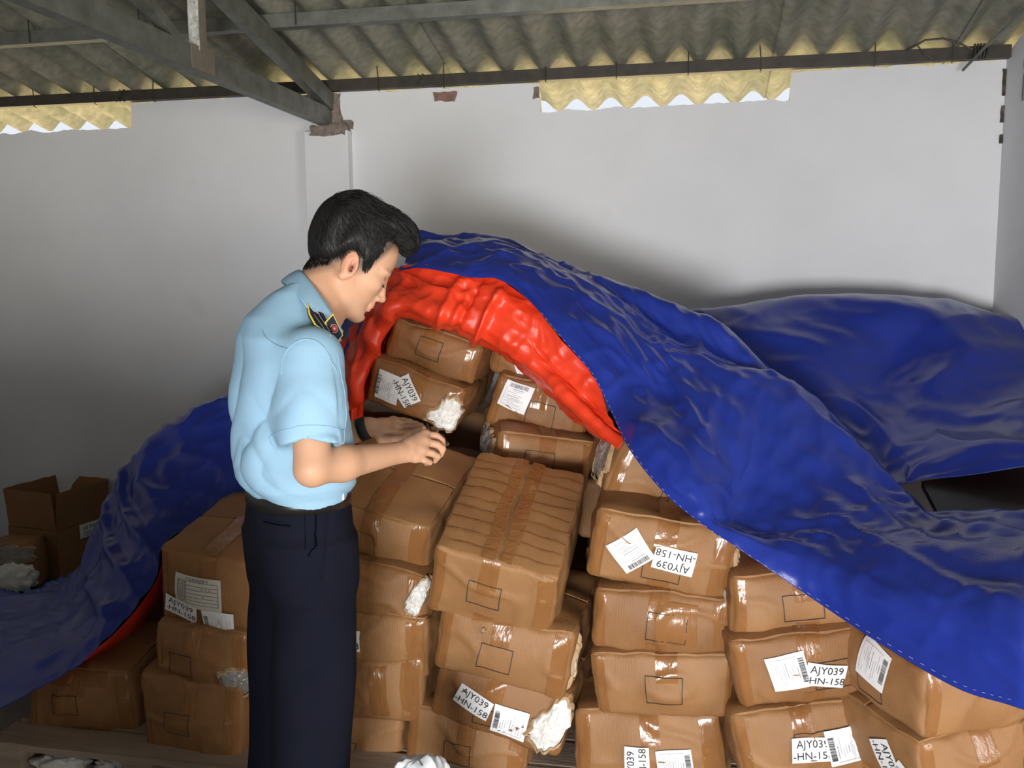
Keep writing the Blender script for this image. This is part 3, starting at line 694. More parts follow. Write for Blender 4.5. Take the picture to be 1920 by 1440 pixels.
def panel(name, ctrl, nu, nv, m_out, m_in, amp=0.010, sc=5.0, seed=0, label=None, flip=False, fine=0.4, aniso=(1, 1, 1), folds=None, edge_calm=False, uv=None):
    g = spline_rows([[pt(p) for p in r] for r in ctrl], nu, nv)
    du = np.gradient(g, axis=1); dv = np.gradient(g, axis=0); n = np.cross(du, dv); n /= (np.linalg.norm(n, axis=2, keepdims=True)+1e-9)
    if flip: n = -n
    su = np.concatenate([[0], np.cumsum(np.linalg.norm(np.diff(g, axis=1), axis=2).mean(0))]); sv = np.concatenate([np.zeros((1, nu)), np.cumsum(np.linalg.norm(np.diff(g, axis=0), axis=2), axis=0)])
    for j in range(nv):
        for i in range(nu):
            p = g[j, i]; q = Vector((p[0]*sc*aniso[0]+seed*7.3, p[1]*sc*aniso[1], p[2]*sc*aniso[2]))
            w = q+0.35*mn.noise_vector(q*0.9)
            a = 1-2*abs(mn.noise(w)); b = 1-2*abs(mn.noise(w*2.3+Vector((9, 2, 5)))); c2 = mn.noise(w*5.1)
            d = amp*(0.9*a*abs(a)+fine*b*abs(b)+0.22*fine*c2)
            if uv:
                lu, lv, am = uv; qq = Vector((su[i]*lu+seed, sv[j, i]*lv, seed*1.7)); qq = qq+0.3*mn.noise_vector(qq*0.7)
                n0 = mn.noise(qq); d += am*((1-2.2*abs(n0))+0.35*(1-2.2*abs(mn.noise(qq*2.1+Vector((4, 4, 4))))))
            if folds: d += folds(i/(nu-1), j/(nv-1), p)
            if edge_calm: d *= min(1, j/(nv-1)*6+0.25)
            g[j, i] = p+n[j, i]*d
    b = MB(); rows = [list(r) for r in g]
    b.grid(rows if not flip else [r[::-1] for r in rows])
    o = b.build(name, [m_out, m_in], tarp, True); o.location = (0, -2.9, -0.13)
    s = o.modifiers.new('thickness', 'SOLIDIFY'); s.thickness = 0.0022; s.offset = -1; s.material_offset = 1; s.material_offset_rim = 0
    if label: o['label'] = label
    return o, g
# --- the long flap running from the peak down to the lower right
hem  = [(748,508,2.93),(800,505,2.92),(880,522,2.87),(935,525,2.85),(995,567,2.82),(1050,632,2.77),(1110,702,2.72),(1145,772,2.66),(1180,842,2.52),(1245,924,2.42),(1325,990,2.36),(1420,1054,2.31),(1530,1127,2.27),(1660,1212,2.16),(1800,1292,2.06),(1915,1328,1.98),(2060,1385,1.93)]
midh = [(755,498,2.98),(803,490,2.97),(868,503,2.93),(940,505,2.91),(1000,545,2.89),(1062,608,2.84),(1130,680,2.79),(1180,750,2.72),(1225,825,2.52),(1300,915,2.42),(1350,985,2.37),(1450,1020,2.36),(1560,1060,2.30),(1680,1100,2.19),(1800,1130,2.10),(1920,1145,2.03),(2060,1180,1.98)]
mida = [(762,485,3.03),(806,475,3.03),(858,485,3.01),(945,487,2.99),(1020,525,2.97),(1090,585,2.93),(1170,655,2.87),(1240,740,2.80),(1300,820,2.60),(1350,905,2.52),(1372,984,2.46),(1470,985,2.50),(1580,984,2.50),(1680,981,2.52),(1757,977,2.56),(1920,976,2.52),(2060,990,2.50)]
ridg = [(770,470,3.08),(806,460,3.08),(853,466,3.09),(945,470,3.07),(1035,510,3.06),(1110,560,3.02),(1180,635,2.96),(1245,668,2.95),(1310,692,2.95),(1378,704,2.97),(1455,722,3.00),(1535,776,2.98),(1622,852,2.88),(1702,932,2.76),(1762,978,2.64),(1922,973,2.62),(2062,985,2.60)]
vall = [(778,462,3.16),(800,457,3.16),(850,460,3.18),(942,463,3.18),(1040,500,3.18),(1120,540,3.18),(1195,590,3.16),(1275,632,3.14),(1350,668,3.12),(1410,705,3.09),(1452,722,3.10),(1535,790,3.10),(1622,870,3.02),(1702,950,2.92),(1762,1000,2.82),(1922,1000,2.80),(2062,1010,2.80)]
crst = [(785,458,3.26),(797,455,3.26),(845,457,3.30),(940,459,3.32),(1020,487,3.32),(1100,520,3.32),(1190,555,3.30),(1262,578,3.28),(1339,612,3.26),(1400,664,3.24),(1450,714,3.22),(1535,800,3.20),(1622,890,3.12),(1702,975,3.02),(1762,1030,2.94),(1922,1030,2.92),(2062,1040,2.90)]
back = []
for k, p in enumerate(crst):
    q = atY(*p); back.append((q[0]+0.10, q[1]+0.45, max(0.35, q[2]-0.30), 0))
def flap_folds(u, v, p): return 0.006*math.sin(v*40+u*30+3*math.sin(u*14))*(1-v)
panel('front_flap', [hem, midh, mida, ridg, vall, crst, back], 240, 130, M_blue, M_red, 0.0075, 5.0, 1, fine=0.9, edge_calm=True, uv=(1.8, 5.0, 0.013))
# stitched hem
hs = spline_rows([[pt(p) for p in hem], [pt(p) for p in midh]], 220, 12)[1]
b = MB()
for i in range(60, 219, 2):
    a, c2 = hs[i], hs[i+1]; off = np.array([0, -0.012, 0.004]); b.tube([a+off, a*0.3+c2*0.7+off], 0.0007, 4)
o = b.build('hem_stitching', M_stitch, tarp); o.location = (0, -2.9, -0.13); o['kind'] = 'stuff'
# --- the sheet behind, over the boxes against the right-hand wall
r0 = [(-0.35, 4.15, 0.9, 0), (0.1, 4.22, 1.0, 0), (0.5, 4.28, 1.1, 0), (0.85, 4.28, 1.1, 0), (1.12, 4.26, 1.05, 0), (1.24, 4.2, 0.9, 0)]
r1 = [(1270, 604, 3.80), (1430, 578, 3.98), (1610, 563, 4.10), (1760, 578, 4.12), (1880, 604, 4.10), (1935, 625, 4.02)]
r2 = [(1270, 630, 3.65), (1440, 608, 3.72), (1690, 583, 3.85), (1790, 598, 3.86), (1900, 650, 3.80), (1960, 690, 3.70)]
r3 = [(1300, 700, 3.52), (1480, 690, 3.50), (1665, 690, 3.66), (1760, 700, 3.58), (1900, 720, 3.55), (1990, 740, 3.48)]
r4 = [(1400, 800, 3.30), (1540, 770, 3.36), (1645, 765, 3.44), (1750, 790, 3.34), (1900, 790, 3.28), (2020, 800, 3.20)]
r5 = [(1500, 860, 3.12), (1600, 850, 3.16), (1680, 855, 3.14), (1780, 850, 3.08), (1910, 840, 3.04), (2050, 850, 3.00)]
r6 = [(1560, 925, 2.98), (1640, 920, 2.98), (1700, 917, 2.96), (1740, 900, 2.95), (1920, 879, 2.93), (2070, 890, 2.90)]
panel('rear_sheet', [r6, r5, r4, r3, r2, r1, r0], 150, 110, M_blue, M_red, 0.004, 3.0, 4, fine=0.7, uv=(2.6, 3.2, 0.016))
# --- the left wing, sliding down behind the man to the floor
T = [(740,498,3.15),(600,640,3.18),(440,733,3.18),(362,778,3.12),(275,840,3.05),(228,905,3.0),(196,970,2.95),(150,1075,2.92),(80,1117,2.98),(-40,1110,3.05)]
m2 = [(735,500,3.05),(600,690,3.05),(450,790,3.03),(368,835,2.96),(268,892,2.90),(236,952,2.84),(200,1015,2.78),(165,1115,2.74),(80,1150,2.78),(-40,1150,2.82)]
m1 = [(725,520,3.0),(600,760,2.95),(458,865,2.92),(362,912,2.84),(292,952,2.76),(262,1012,2.68),(222,1082,2.60),(180,1172,2.47),(90,1212,2.45),(-40,1235,2.45)]
hm = [(715,560,2.96),(610,830,2.90),(478,935,2.84),(392,975,2.76),(314,1015,2.68),(292,1088,2.58),(236,1165,2.46),(160,1240,2.34),(60,1300,2.27),(-40,1360,2.21)]
bk = [(pt(p)[0]-0.05, pt(p)[1]+0.35, max(0.02, pt(p)[2]-0.35), 0) for p in T]
def wing_folds(u, v, p):
    f = 0.0
    for c0, wd, h in ((0.50, 0.022, 0.03), (0.60, 0.018, 0.03), (0.40, 0.03, 0.022), (0.70, 0.02, 0.026)):
        f += h*math.exp(-((u-c0-0.05*math.sin(v*4))/wd)**2)*math.sin(min(1, v*1.3)*PI)
    return f
panel('left_wing', [hm, m1, m2, T, bk], 130, 80, M_blue, M_red, 0.014, 5.0, 9, fine=0.6, folds=wing_folds, flip=True)
# crumpled tail lying on the floor at the left
t0 = [(-60, 1120, 3.35), (60, 1120, 3.30), (120, 1100, 3.25), (190, 1075, 3.2), (240, 1040, 3.2)]
t1 = [(-60, 1135, 3.1), (60, 1128, 3.08), (120, 1108, 3.05), (170, 1090, 3.0), (230, 1060, 2.98)]
t2 = [(-60, 1160, 2.9), (60, 1158, 2.86), (120, 1140, 2.82), (165, 1125, 2.80), (215, 1080, 2.80)]
panel('floor_tail', [t2, t1, t0], 70, 40, M_blue, M_blue, 0.030, 6.0, 13, fine=0.9)
# --- orange-red inner side turned out along the edge
outer = [(650,662,3.02),(690,600,3.0),(722,545,2.98),(745,508,2.97),(800,504,2.95),(880,521,2.91),(935,524,2.88),(995,566,2.86),(1050,631,2.81),(1110,702,2.76),(1145,772,2.70),(1178,836,2.64)]
midr  = [(646,700,2.95),(690,625,2.93),(726,565,2.91),(760,535,2.925),(812,530,2.905),(875,548,2.875),(925,562,2.845),(975,605,2.835),(1015,665,2.815),(1070,720,2.775),(1120,782,2.725),(1174,836,2.63)]
inner = [(640,760,2.92),(668,735,2.90),(702,640,2.88),(738,578,2.84),(800,585,2.82),(855,603,2.82),(905,624,2.83),(945,644,2.83),(985,675,2.82),(1032,715,2.78),(1082,762,2.72),(1170,836,2.64)]
tuck  = [(640,770,3.02),(672,745,3.02),(706,655,3.02),(742,592,3.02),(800,600,3.05),(855,618,3.05),(905,640,3.05),(945,660,3.05),(985,690,3.02),(1032,730,2.98),(1082,778,2.92),(1168,845,2.80)]
def red_folds(u, v, p):
    f = 0.0
    for c0, wd, h in ((0.42, 0.012, 0.022), (0.475, 0.010, -0.022), (0.545, 0.010, 0.034), (0.10, 0.02, 0.022), (0.18, 0.018, 0.022), (0.26, 0.02, 0.016)):
        f += h*math.exp(-((u-c0-0.06*(v-.5))/wd)**2)*math.sin(v*PI)
    return f
panel('turned_edge', [tuck, inner, midr, outer], 180, 70, M_red, M_red, 0.008, 8.0, 21, uv=(3.6, 11.0, 0.014), label='orange red inner side of the tarp', folds=red_folds, fine=0.6)
# red curtain hanging behind the man's chest
q0 = [(600, 660, 3.02), (640, 640, 3.0), (668, 610, 2.98), (700, 575, 2.96), (728, 560, 2.93)]
q1 = [(600, 720, 3.0), (640, 700, 2.98), (662, 680, 2.96), (690, 640, 2.94), (712, 615, 2.92)]
q2 = [(600, 800, 3.0), (640, 790, 2.98), (660, 770, 2.97), (678, 735, 2.96), (698, 675, 2.96)]
q3 = [(600, 900, 3.0), (640, 880, 3.0), (655, 850, 3.0), (672, 800, 3.0), (690, 740, 3.02)]
panel('hanging_lining', [q3, q2, q1, q0], 60, 50, M_red, M_red, 0.006, 5.0, 25, label='orange red inner side of the tarp', fine=0.5, folds=lambda u, v, p: 0.014*math.sin(u*26+2*v)*(0.4+0.6*v))
# red lining low on the left
s0 = [(455, 905, 2.92), (380, 985, 2.84), (318, 1030, 2.74), (294, 1090, 2.62), (236, 1168, 2.51), (150, 1244, 2.42)]
s1 = [(455, 940, 2.95), (385, 1010, 2.88), (322, 1070, 2.78), (296, 1115, 2.66), (245, 1182, 2.55), (155, 1243, 2.44)]
s2 = [(455, 960, 3.02), (385, 1030, 2.98), (322, 1100, 2.90), (290, 1140, 2.80), (245, 1200, 2.70), (160, 1246, 2.56)]
panel('lower_lining', [s2, s1, s0], 50, 16, M_red, M_red, 0.004, 5.0, 28, label='orange red inner side of the tarp')
# --- black rubber mat showing through the opening on the right
b = MB(); m0 = [atZ(x, y, z) for x, y, z in ((1728, 902, 0.90), (1985, 868, 0.90), (2010, 990, 0.86), (1775, 990, 0.86))]
lo = [p-np.array([0, 0, 0.02]) for p in m0]
b.add(m0+lo, [(3, 2, 1, 0), (4, 5, 6, 7), (0, 1, 5, 4), (1, 2, 6, 5), (2, 3, 7, 6), (3, 0, 4, 7)])
mo = tag(b.build('rubber_mat', M_black), 'dark rubber mat lying on the pile at the right between the blue sheets', 'mat')

# ================================================================== pallets, floor clutter
M_wood = mat('grey_pallet_wood', (0.42, 0.33, 0.25), 0.85, var=(0.25, 0.19, 0.14), vscale=4, bump=0.5, bscale=30, stretch=(0.6, 7, 7))
M_teal = mat('teal_sheet', (0.02, 0.12, 0.15), 0.7, var=(0.015, 0.09, 0.12), vscale=4)
M_bag = mat('white_plastic_bag', (0.72, 0.74, 0.76), 0.3, var=(0.60, 0.62, 0.65), vscale=12, bump=0.4, bscale=35)
M_green = mat('green_print', (0.06, 0.25, 0.08), 0.5)
def pallet(label, x0, x1, y0, y1, zt, nb):
    e = empty('pallet', ((x0+x1)/2, (y0+y1)/2, 0), label=label, cat='pallet', group='wooden pallets under the boxes')
    cx, cy = (x0+x1)/2, (y0+y1)/2; bw = (y1-y0)/nb
    for k in range(nb):
        b = MB(); ya = y0+k*bw-cy; n = 12; tops = []
        for (yy, zz) in ((ya, zt-0.02), (ya, zt), (ya+bw*0.86, zt), (ya+bw*0.86, zt-0.02), (ya, zt-0.02)):
            tops.append([(x0-cx+(x1-x0)*i/n, yy+0.004*nz(i*.8, k, yy), zz+0.004*nz(i*.5, k*3)) for i in range(n+1)])
        b.grid(tops)
        for i in (0, n): b.add([tops[j][i] for j in range(4)], [(0, 1, 2, 3)])
        b.build('deck_board', M_wood, e)
    for x in (x0+0.05, cx, x1-0.05):
        b = MB(); b.box((x-0.05-cx, y0-cy+0.015, 0.0), (x+0.05-cx, y1-cy-0.015, zt-0.021)); b.build('stringer', M_wood, e)
    return e
pallet('weathered wooden pallet at the left end with one box near its corner', -2.13, -1.12, 2.28, 3.3, 0.125, 7)
pallet('wooden pallet whose planks show between the centre stacks', -1.06, 0.05, 2.32, 3.4, 0.125, 7)
pallet('wooden pallet under the stacks at the far right', 0.09, 1.20, 2.12, 3.2, 0.125, 7)
b = MB(); rows = []
for j in range(9): rows.append([(XL+0.05+i*0.1, 3.3+j*0.125, 0.006+0.004*abs(nz(i*.5, j*.6))) for i in range(24)])
b.grid(rows); tag(b.build('ground_sheet', M_teal, None, True), 'teal sheet spread on the floor under the open box', 'sheet')

# open carton by the wall: four walls, four raised flaps
def open_box(px, py, w, d, h, fl, yaw):
    base = atZ(px, py, 0.012); e = empty('open_cardboard_box', base, (0, 0, math.radians(yaw)), 'open empty cardboard box with raised flaps on the teal sheet', 'box')
    # near corner is at the origin; walls run back along +x and +y
    t = 0.006
    def board(name, p, q, z0, z1, flare, m=M_card2):
        p, q = Vector(p), Vector(q); dr = (q-p).normalized(); nr = Vector((dr.y, -dr.x, 0)); n = 8; fr, bk = [], []
        for z, o in ((z0, 0), ((z0+z1)/2, flare*.4), (z1, flare)):
            fr.append([p+(q-p)*(i/n)+nr*(o+0.006*nz(i*.8, z*9, p.x*5))+Vector((0, 0, z+0.006*nz(i*.7+p.y*9, z*5)*(z > z0))) for i in range(n+1)])
        bk = [[v-nr*t for v in r] for r in fr]
        b = MB(); b.grid(fr); b.grid([r[::-1] for r in bk]); b.grid([fr[-1], bk[-1]]); b.grid([[r[0] for r in fr], [r[0] for r in bk]]); b.grid([[r[-1] for r in bk], [r[-1] for r in fr]])
        return b.build(name, m, e, True)
    P = [(0, 0, 0), (w, 0, 0), (w, d, 0), (0, d, 0)]
    for k in range(4): board('side', P[k], P[(k+1) % 4], 0, h, 0.0)
    for k in range(4):
        p, q = Vector(P[k]), Vector(P[(k+1) % 4]); s = (q-p)*0.012
        board('flap', p+s, q-s, h+0.004, h+fl, 0.02)
    b = MB(); b.box((0.01, 0.01, 0), (w-.01, d-.01, 0.006)); b.build('bottom', M_card2, e)
    # upside-down code label on the right-hand face
    lw, lh = 0.15, 0.075; x0 = w*0.40; z0 = h*0.70
    lb = mesh('code_label', [(x0, -0.009, z0), (x0+lw, -0.009, z0), (x0+lw, -0.009, z0+lh), (x0, -0.009, z0+lh)], [(0, 1, 2, 3)], M_paper, e)
    for txt, zz in (('AJY022', z0+lh*0.28), ('-HN-93', z0+lh*0.72)):
        v, f = text2d(txt, 0.032); mesh('lettering', [(x0+lw/2-x, -0.0105, zz-y) for x, y in v], f, M_ink, lb)
    return e
open_box(112, 1086, 0.34, 0.34, 0.25, 0.20, 80)

# clear parcel with white garments left of it
def blob(name, ctr, rad, m, parent, seed, amp=0.25, pw=0.75, n=28):
    vs, fs = [], []
    for j in range(n+1):
        th = PI*j/n
        for i in range(2*n):
            ph = PI*i/n; d = Vector((math.sin(th)*math.cos(ph), math.sin(th)*math.sin(ph), math.cos(th)))
            d = Vector([math.copysign(abs(x)**pw, x) for x in d])
            k = 1+amp*(abs(nz(d.x*2.1+seed, d.y*2.1, d.z*2.1))*1.4-0.3+0.35*nz(d.x*6, d.y*6+seed, d.z*6))
            vs.append((ctr[0]+d.x*rad[0]*k, ctr[1]+d.y*rad[1]*k, ctr[2]+d.z*rad[2]*k))
    for j in range(n):
        for i in range(2*n): fs.append((j*2*n+i, (j+1)*2*n+i, (j+1)*2*n+(i+1) % (2*n), j*2*n+(i+1) % (2*n)))
    return mesh(name, vs, fs, m, parent, True)
bp = atZ(18, 1108, 0.012); e = empty('parcel', bp, (0, 0, 0.4), 'small brown parcel in clear plastic with white garments at the left edge', 'parcel')
cc = Carton(e, 0.26, 0.20, 0.24, 91, (0.01, 0.015, 0.01), M=M_card2)
for o in (cc.body(12),): o.location = (0, 0.1, 0.125)
b_ = blob('garment_bundle', (0.03, -0.025, 0.075), (0.10, 0.05, 0.07), M_plastic, e, 4, 0.35)
f_ = cc.torn('front', 0.15, 0.55, 0.2, 0.1, 0, M_grey_plastic, 0.01, 17)
for ch in e.children:
    if ch.name.startswith(('stuffing', 'torn_rim')): ch.location = (0, 0.1, 0.125)

# white plastic bags under and before the pallets
for lab, px, py, z, rad, sd in (('crumpled white plastic bag poking from under the left pallet', 118, 1418, 0.055, (0.08, 0.05, 0.035), 2),
                                ('small white plastic bag under the left pallet beside the bigger one', 212, 1425, 0.05, (0.045, 0.04, 0.035), 6)):
    p = atZ(px, py, z); e = tag(blob('plastic_bag', (0, 0, 0), rad, M_plastic, None, sd, 0.5), lab, 'bag'); e.location = (p[0], p[1]+0.0, rad[2]*1.05)
p = atZ(262, 1425, 0.01); b = MB(); rows = []
for j in range(14): rows.append([(p[0]-0.32+0.055*i, 2.02+0.028*j, 0.014+0.022*abs(nz(i*.45, j*.4, 2))) for i in range(20)])
b.grid(rows); tag(b.build('plastic_sheet', M_bag, None, True), 'pale plastic sheet spread on the floor before the left pallet', 'sheet')
p = atD(787, 1424, 2.05); e = empty('shopping_bag', (p[0], p[1], 0), label='white plastic bag with a green print at the bottom centre', cat='bag')
hgt = p[2]
bagm = blob('bag_body', (0, 0, hgt/2+0.005), (0.075, 0.06, hgt/2), M_bag, e, 11, 0.10, 0.62)
b = MB()
for k in range(9):
    x = -0.03+0.006*k; b.box((x, -0.066-0.002*(k % 2), hgt*0.86), (x+0.004, -0.060, hgt*0.86+0.012+0.006*(k % 3)))
b.build('green_lettering', M_green, e)

# ================================================================== the man
from mathutils.bvhtree import BVHTree
class Field:
    """signed-distance grid with smooth unions, meshed by surface nets into one continuous skin"""
    def __init__(s, lo, hi, h):
        s.lo = np.array(lo, float); s.h = h; s.n = np.ceil((np.array(hi)-s.lo)/h).astype(int)+1
        s.d = np.full(tuple(s.n), 1.0, np.float32)
    def _sub(s, c0, c1):
        a = np.clip(np.floor((np.array(c0)-s.lo)/s.h).astype(int), 0, s.n-1); b = np.clip(np.ceil((np.array(c1)-s.lo)/s.h).astype(int)+1, 0, s.n)
        sl = tuple(slice(i, j) for i, j in zip(a, b))
        if any(i >= j for i, j in zip(a, b)): return None, None
        ax = [(s.lo[k]+s.h*np.arange(a[k], b[k])).astype(np.float32) for k in range(3)]
        X = np.meshgrid(*ax, indexing='ij'); return sl, X
    def put(s, fn, c0, c1, k=0.0, sub=False, pad=0.05):
        m = pad+k
        sl, X = s._sub(np.array(c0)-m, np.array(c1)+m)
        if sl is None: return
        b = fn(*X); a = s.d[sl]
        if sub: b = -b; r = np.maximum(a, b)+ (0 if k == 0 else (np.maximum(k-np.abs(a-b), 0)**2)/(4*k))
        else: r = np.minimum(a, b)-(0 if k == 0 else (np.maximum(k-np.abs(a-b), 0)**2)/(4*k))
        s.d[sl] = r
    def cone(s, p, q, ra, rb, k=0.01, sub=False, sq=None):
        p, q = np.array(p, float), np.array(q, float); ba = q-p; L2 = float(ba@ba)+1e-12; R = max(ra, rb)
        def fn(x, y, z):
            dx, dy, dz = x-p[0], y-p[1], z-p[2]
            t = np.clip((dx*ba[0]+dy*ba[1]+dz*ba[2])/L2, 0, 1)
            return np.sqrt((dx-ba[0]*t)**2+(dy-ba[1]*t)**2+(dz-ba[2]*t)**2)-(ra+(rb-ra)*t)
        s.put(fn, np.minimum(p, q)-R, np.maximum(p, q)+R, k, sub)
    def ell(s, c, r, M=None, k=0.01, sub=False):
        c = np.array(c, float); M = np.eye(3) if M is None else np.array(M); r = np.array(r, float)   # rows of M are the ellipsoid's axes
        R = r.max()
        def fn(x, y, z):
            d = (x-c[0], y-c[1], z-c[2]); e = [(M[i][0]*d[0]+M[i][1]*d[1]+M[i][2]*d[2]) for i in range(3)]
            k0 = np.sqrt(sum((e[i]/r[i])**2 for i in range(3))); k1 = np.sqrt(sum((e[i]/r[i]**2)**2 for i in range(3)))
            return k0*(k0-1)/np.maximum(k1, 1e-6)
        s.put(fn, c-R, c+R, k, sub)
    def stack(s, zs, cx, cy, a, b, k=0.01, pw=2.3):
        """lofted ellipses along z"""
        o = np.argsort(zs); zs, cx, cy, a, b = [np.array(q, float)[o] for q in (zs, cx, cy, a, b)]
        def fn(x, y, z):
            X0, Y0, A, B_ = [np.interp(z, zs, q) for q in (cx, cy, a, b)]
            rr = (np.abs((x-X0)/A)**pw+np.abs((y-Y0)/B_)**pw)**(1/pw)
            d = (rr-1)*np.minimum(A, B_)
            return np.maximum(d, np.maximum(zs[0]-z, z-zs[-1]))
        s.put(fn, (min(cx-a), min(cy-b), zs[0]), (max(cx+a), max(cy+b), zs[-1]), k)
    def mesh(s):
        d = s.d; h = s.h; ins = d < 0
        c = np.zeros(tuple(s.n-1), np.int8)
        for i in (0, 1):
            for j in (0, 1):
                for k in (0, 1): c += ins[i:s.n[0]-1+i, j:s.n[1]-1+j, k:s.n[2]-1+k]
        act = (c > 0) & (c < 8); idx = np.argwhere(act); vid = np.full(act.shape, -1, np.int64); vid[act] = np.arange(len(idx))
        acc = np.zeros((len(idx), 3)); cnt = np.zeros(len(idx))
        cor = [(i, j, k) for i in (0, 1) for j in (0, 1) for k in (0, 1)]
        val = {q: d[idx[:, 0]+q[0], idx[:, 1]+q[1], idx[:, 2]+q[2]].astype(float) for q in cor}
        for q in cor:
            for ax in range(3):
                if q[ax] == 0:
                    q2 = list(q); q2[ax] = 1; q2 = tuple(q2); a, b = val[q], val[q2]; m = (a < 0) != (b < 0)
                    t = np.where(m, a/np.where(a-b == 0, 1, a-b), 0)
                    p = np.array(q, float)[None, :].repeat(len(idx), 0); p[:, ax] += t
                    acc[m] += p[m]; cnt[m] += 1
        V = s.lo+h*(idx+acc/np.maximum(cnt, 1)[:, None]); F = []
        for ax in range(3):
            u, v = (ax+1) % 3, (ax+2) % 3
            sl0 = [slice(None)]*3; sl1 = [slice(None)]*3; sl0[ax] = slice(0, s.n[ax]-1); sl1[ax] = slice(1, s.n[ax])
            A, B_ = ins[tuple(sl0)], ins[tuple(sl1)]; e = np.argwhere(A != B_)
            e = e[(e[:, u] > 0) & (e[:, v] > 0) & (e[:, u] < s.n[u]-1) & (e[:, v] < s.n[v]-1)]
            if not len(e): continue
            def g(du, dv):
                q = e.copy(); q[:, u] -= du; q[:, v] -= dv; return vid[q[:, 0], q[:, 1], q[:, 2]]
            quad = np.stack([g(0, 0), g(1, 0), g(1, 1), g(0, 1)], 1); out = A[e[:, 0], e[:, 1], e[:, 2]]
            quad[~out] = quad[~out][:, ::-1]; F.append(quad)
        F = np.concatenate(F); F = F[(F >= 0).all(1)]
        return V, F
def np_mesh(name, V, F, m, parent=None):
    me = bpy.data.meshes.new(name); me.vertices.add(len(V)); me.vertices.foreach_set('co', V.astype(np.float32).ravel())
    me.loops.add(F.size); me.loops.foreach_set('vertex_index', F.astype(np.int32).ravel()); me.polygons.add(len(F))
    me.polygons.foreach_set('loop_start', np.arange(0, F.size, 4, dtype=np.int32)); me.polygons.foreach_set('use_smooth', np.ones(len(F), bool))
    me.update(calc_edges=True); me.validate(); me.materials.append(m)
    o = bpy.data.objects.new(name, me); COL.objects.link(o)
    if parent: o.parent = parent
    return o
def relax(V, F, it=2, lam=0.5):
    E_ = np.concatenate([F[:, [0, 1]], F[:, [1, 2]], F[:, [2, 3]], F[:, [3, 0]]]); n = len(V)
    deg = np.bincount(E_[:, 0], minlength=n)+np.bincount(E_[:, 1], minlength=n)
    for _ in range(it):
        S = np.stack([np.bincount(E_[:, 0], V[E_[:, 1], k], n)+np.bincount(E_[:, 1], V[E_[:, 0], k], n) for k in range(3)], 1)
        V = V+lam*(S/np.maximum(deg, 1)[:, None]-V)
    return V

# --- frame of the figure: x = the way he faces, y = his left, z = up
DM = 2.17                                        # distance of his midline from the camera plane
TURN = math.radians(28)
hr = np.array([CR[0], CR[1], 0]); hr /= np.linalg.norm(hr); hf = np.array([CF[0], CF[1], 0]); hf /= np.linalg.norm(hf)
MX = hr*math.cos(TURN)+hf*math.sin(TURN); MY = np.cross([0, 0, 1], MX)
b0 = atD(556, 915, DM); MO = np.array([b0[0], b0[1], 0.0])
def Lp(px, py, dd=0.0):
    w = atD(px, py, DM+dd)-MO; return np.array([w@MX, w@MY, w[2]])
def Lv(v): return np.array([v@MX, v@MY, v[2]])
SCALE = FPX/DM
def zpy(py): return Lp(556, py)[2]
def fx(px): return (px-556)/(SCALE*math.cos(TURN))
M_skin = mat('skin', (0.62, 0.36, 0.235), 0.5, vcol='tone', spec=0.4)
N, L, B = nodes_of(M_skin); B.inputs['Subsurface Weight'].default_value = 0.12; B.inputs['Subsurface Radius'].default_value = (0.012, 0.005, 0.003); B.inputs['Subsurface Scale'].default_value = 0.6
M_hair = mat('black_hair', (0.0075, 0.007, 0.007), 0.5, spec=0.3)
M_shirt = mat('light_blue_shirt', (0.29, 0.47, 0.62), 0.75, spec=0.3, var=(0.27, 0.445, 0.59), vscale=6, bump=0.12, bscale=400)
M_seam = mat('shirt_seam', (0.24, 0.40, 0.54), 0.8)
M_trous = mat('navy_trousers', (0.0075, 0.0085, 0.016), 0.9, spec=0.1, var=(0.0055, 0.0065, 0.013), vscale=8, bump=0.1, bscale=300)
M_navy = mat('navy_felt', (0.008, 0.009, 0.03), 0.7)
M_yellow = mat('yellow_braid', (0.72, 0.58, 0.08), 0.5)
M_silver = mat('silver_metal', (0.75, 0.75, 0.75), 0.25, 0.9)
M_crimson = mat('crimson_enamel', (0.35, 0.02, 0.03), 0.3)
M_band = mat('black_wristband', (0.012, 0.012, 0.013), 0.6)
M_belt = mat('black_leather', (0.012, 0.011, 0.010), 0.35)
M_dark = mat('pocket_shadow_cloth', (0.003, 0.004, 0.008), 1.0, spec=0.0)
M_shoe = mat('black_shoe_leather', (0.012, 0.011, 0.010), 0.3)
M_eye = mat('eye_white', (0.7, 0.68, 0.65), 0.2); M_iris = mat('dark_iris', (0.02, 0.012, 0.008), 0.15)

# head axes: turned a little further than profile and bowed
HT = math.radians(13); BOW = math.radians(30)
fh = hr*math.cos(HT)+hf*math.sin(HT)
Hf = Lv(fh*math.cos(BOW)-np.array([0, 0, 1])*math.sin(BOW)); Hu = Lv(fh*math.sin(BOW)+np.array([0, 0, 1])*math.cos(BOW)); Hl = np.cross(Hu, Hf)
HM = np.array([Hf, Hl, Hu]); HC = Lp(668, 462, 0.05)
def hp(f, l, u): return HC+Hf*f+Hl*l+Hu*u
# limb joints
SH_R, EL_R, WR_R = Lp(583, 672, -0.165), Lp(585, 879, -0.215), Lp(742, 850, -0.02)
SH_L = np.array([0.01, 0.175, SH_R[2]]); WR_L = Lp(690, 801, 0.20); EL_L = np.array([0.05, 0.225, WR_L[2]-0.07])
NB = Lp(560, 578, 0.0); NB[1] = 0.0
body = Field((-0.24, -0.34, -0.005), (0.48, 0.42, 1.79), 0.0036)
bd = body
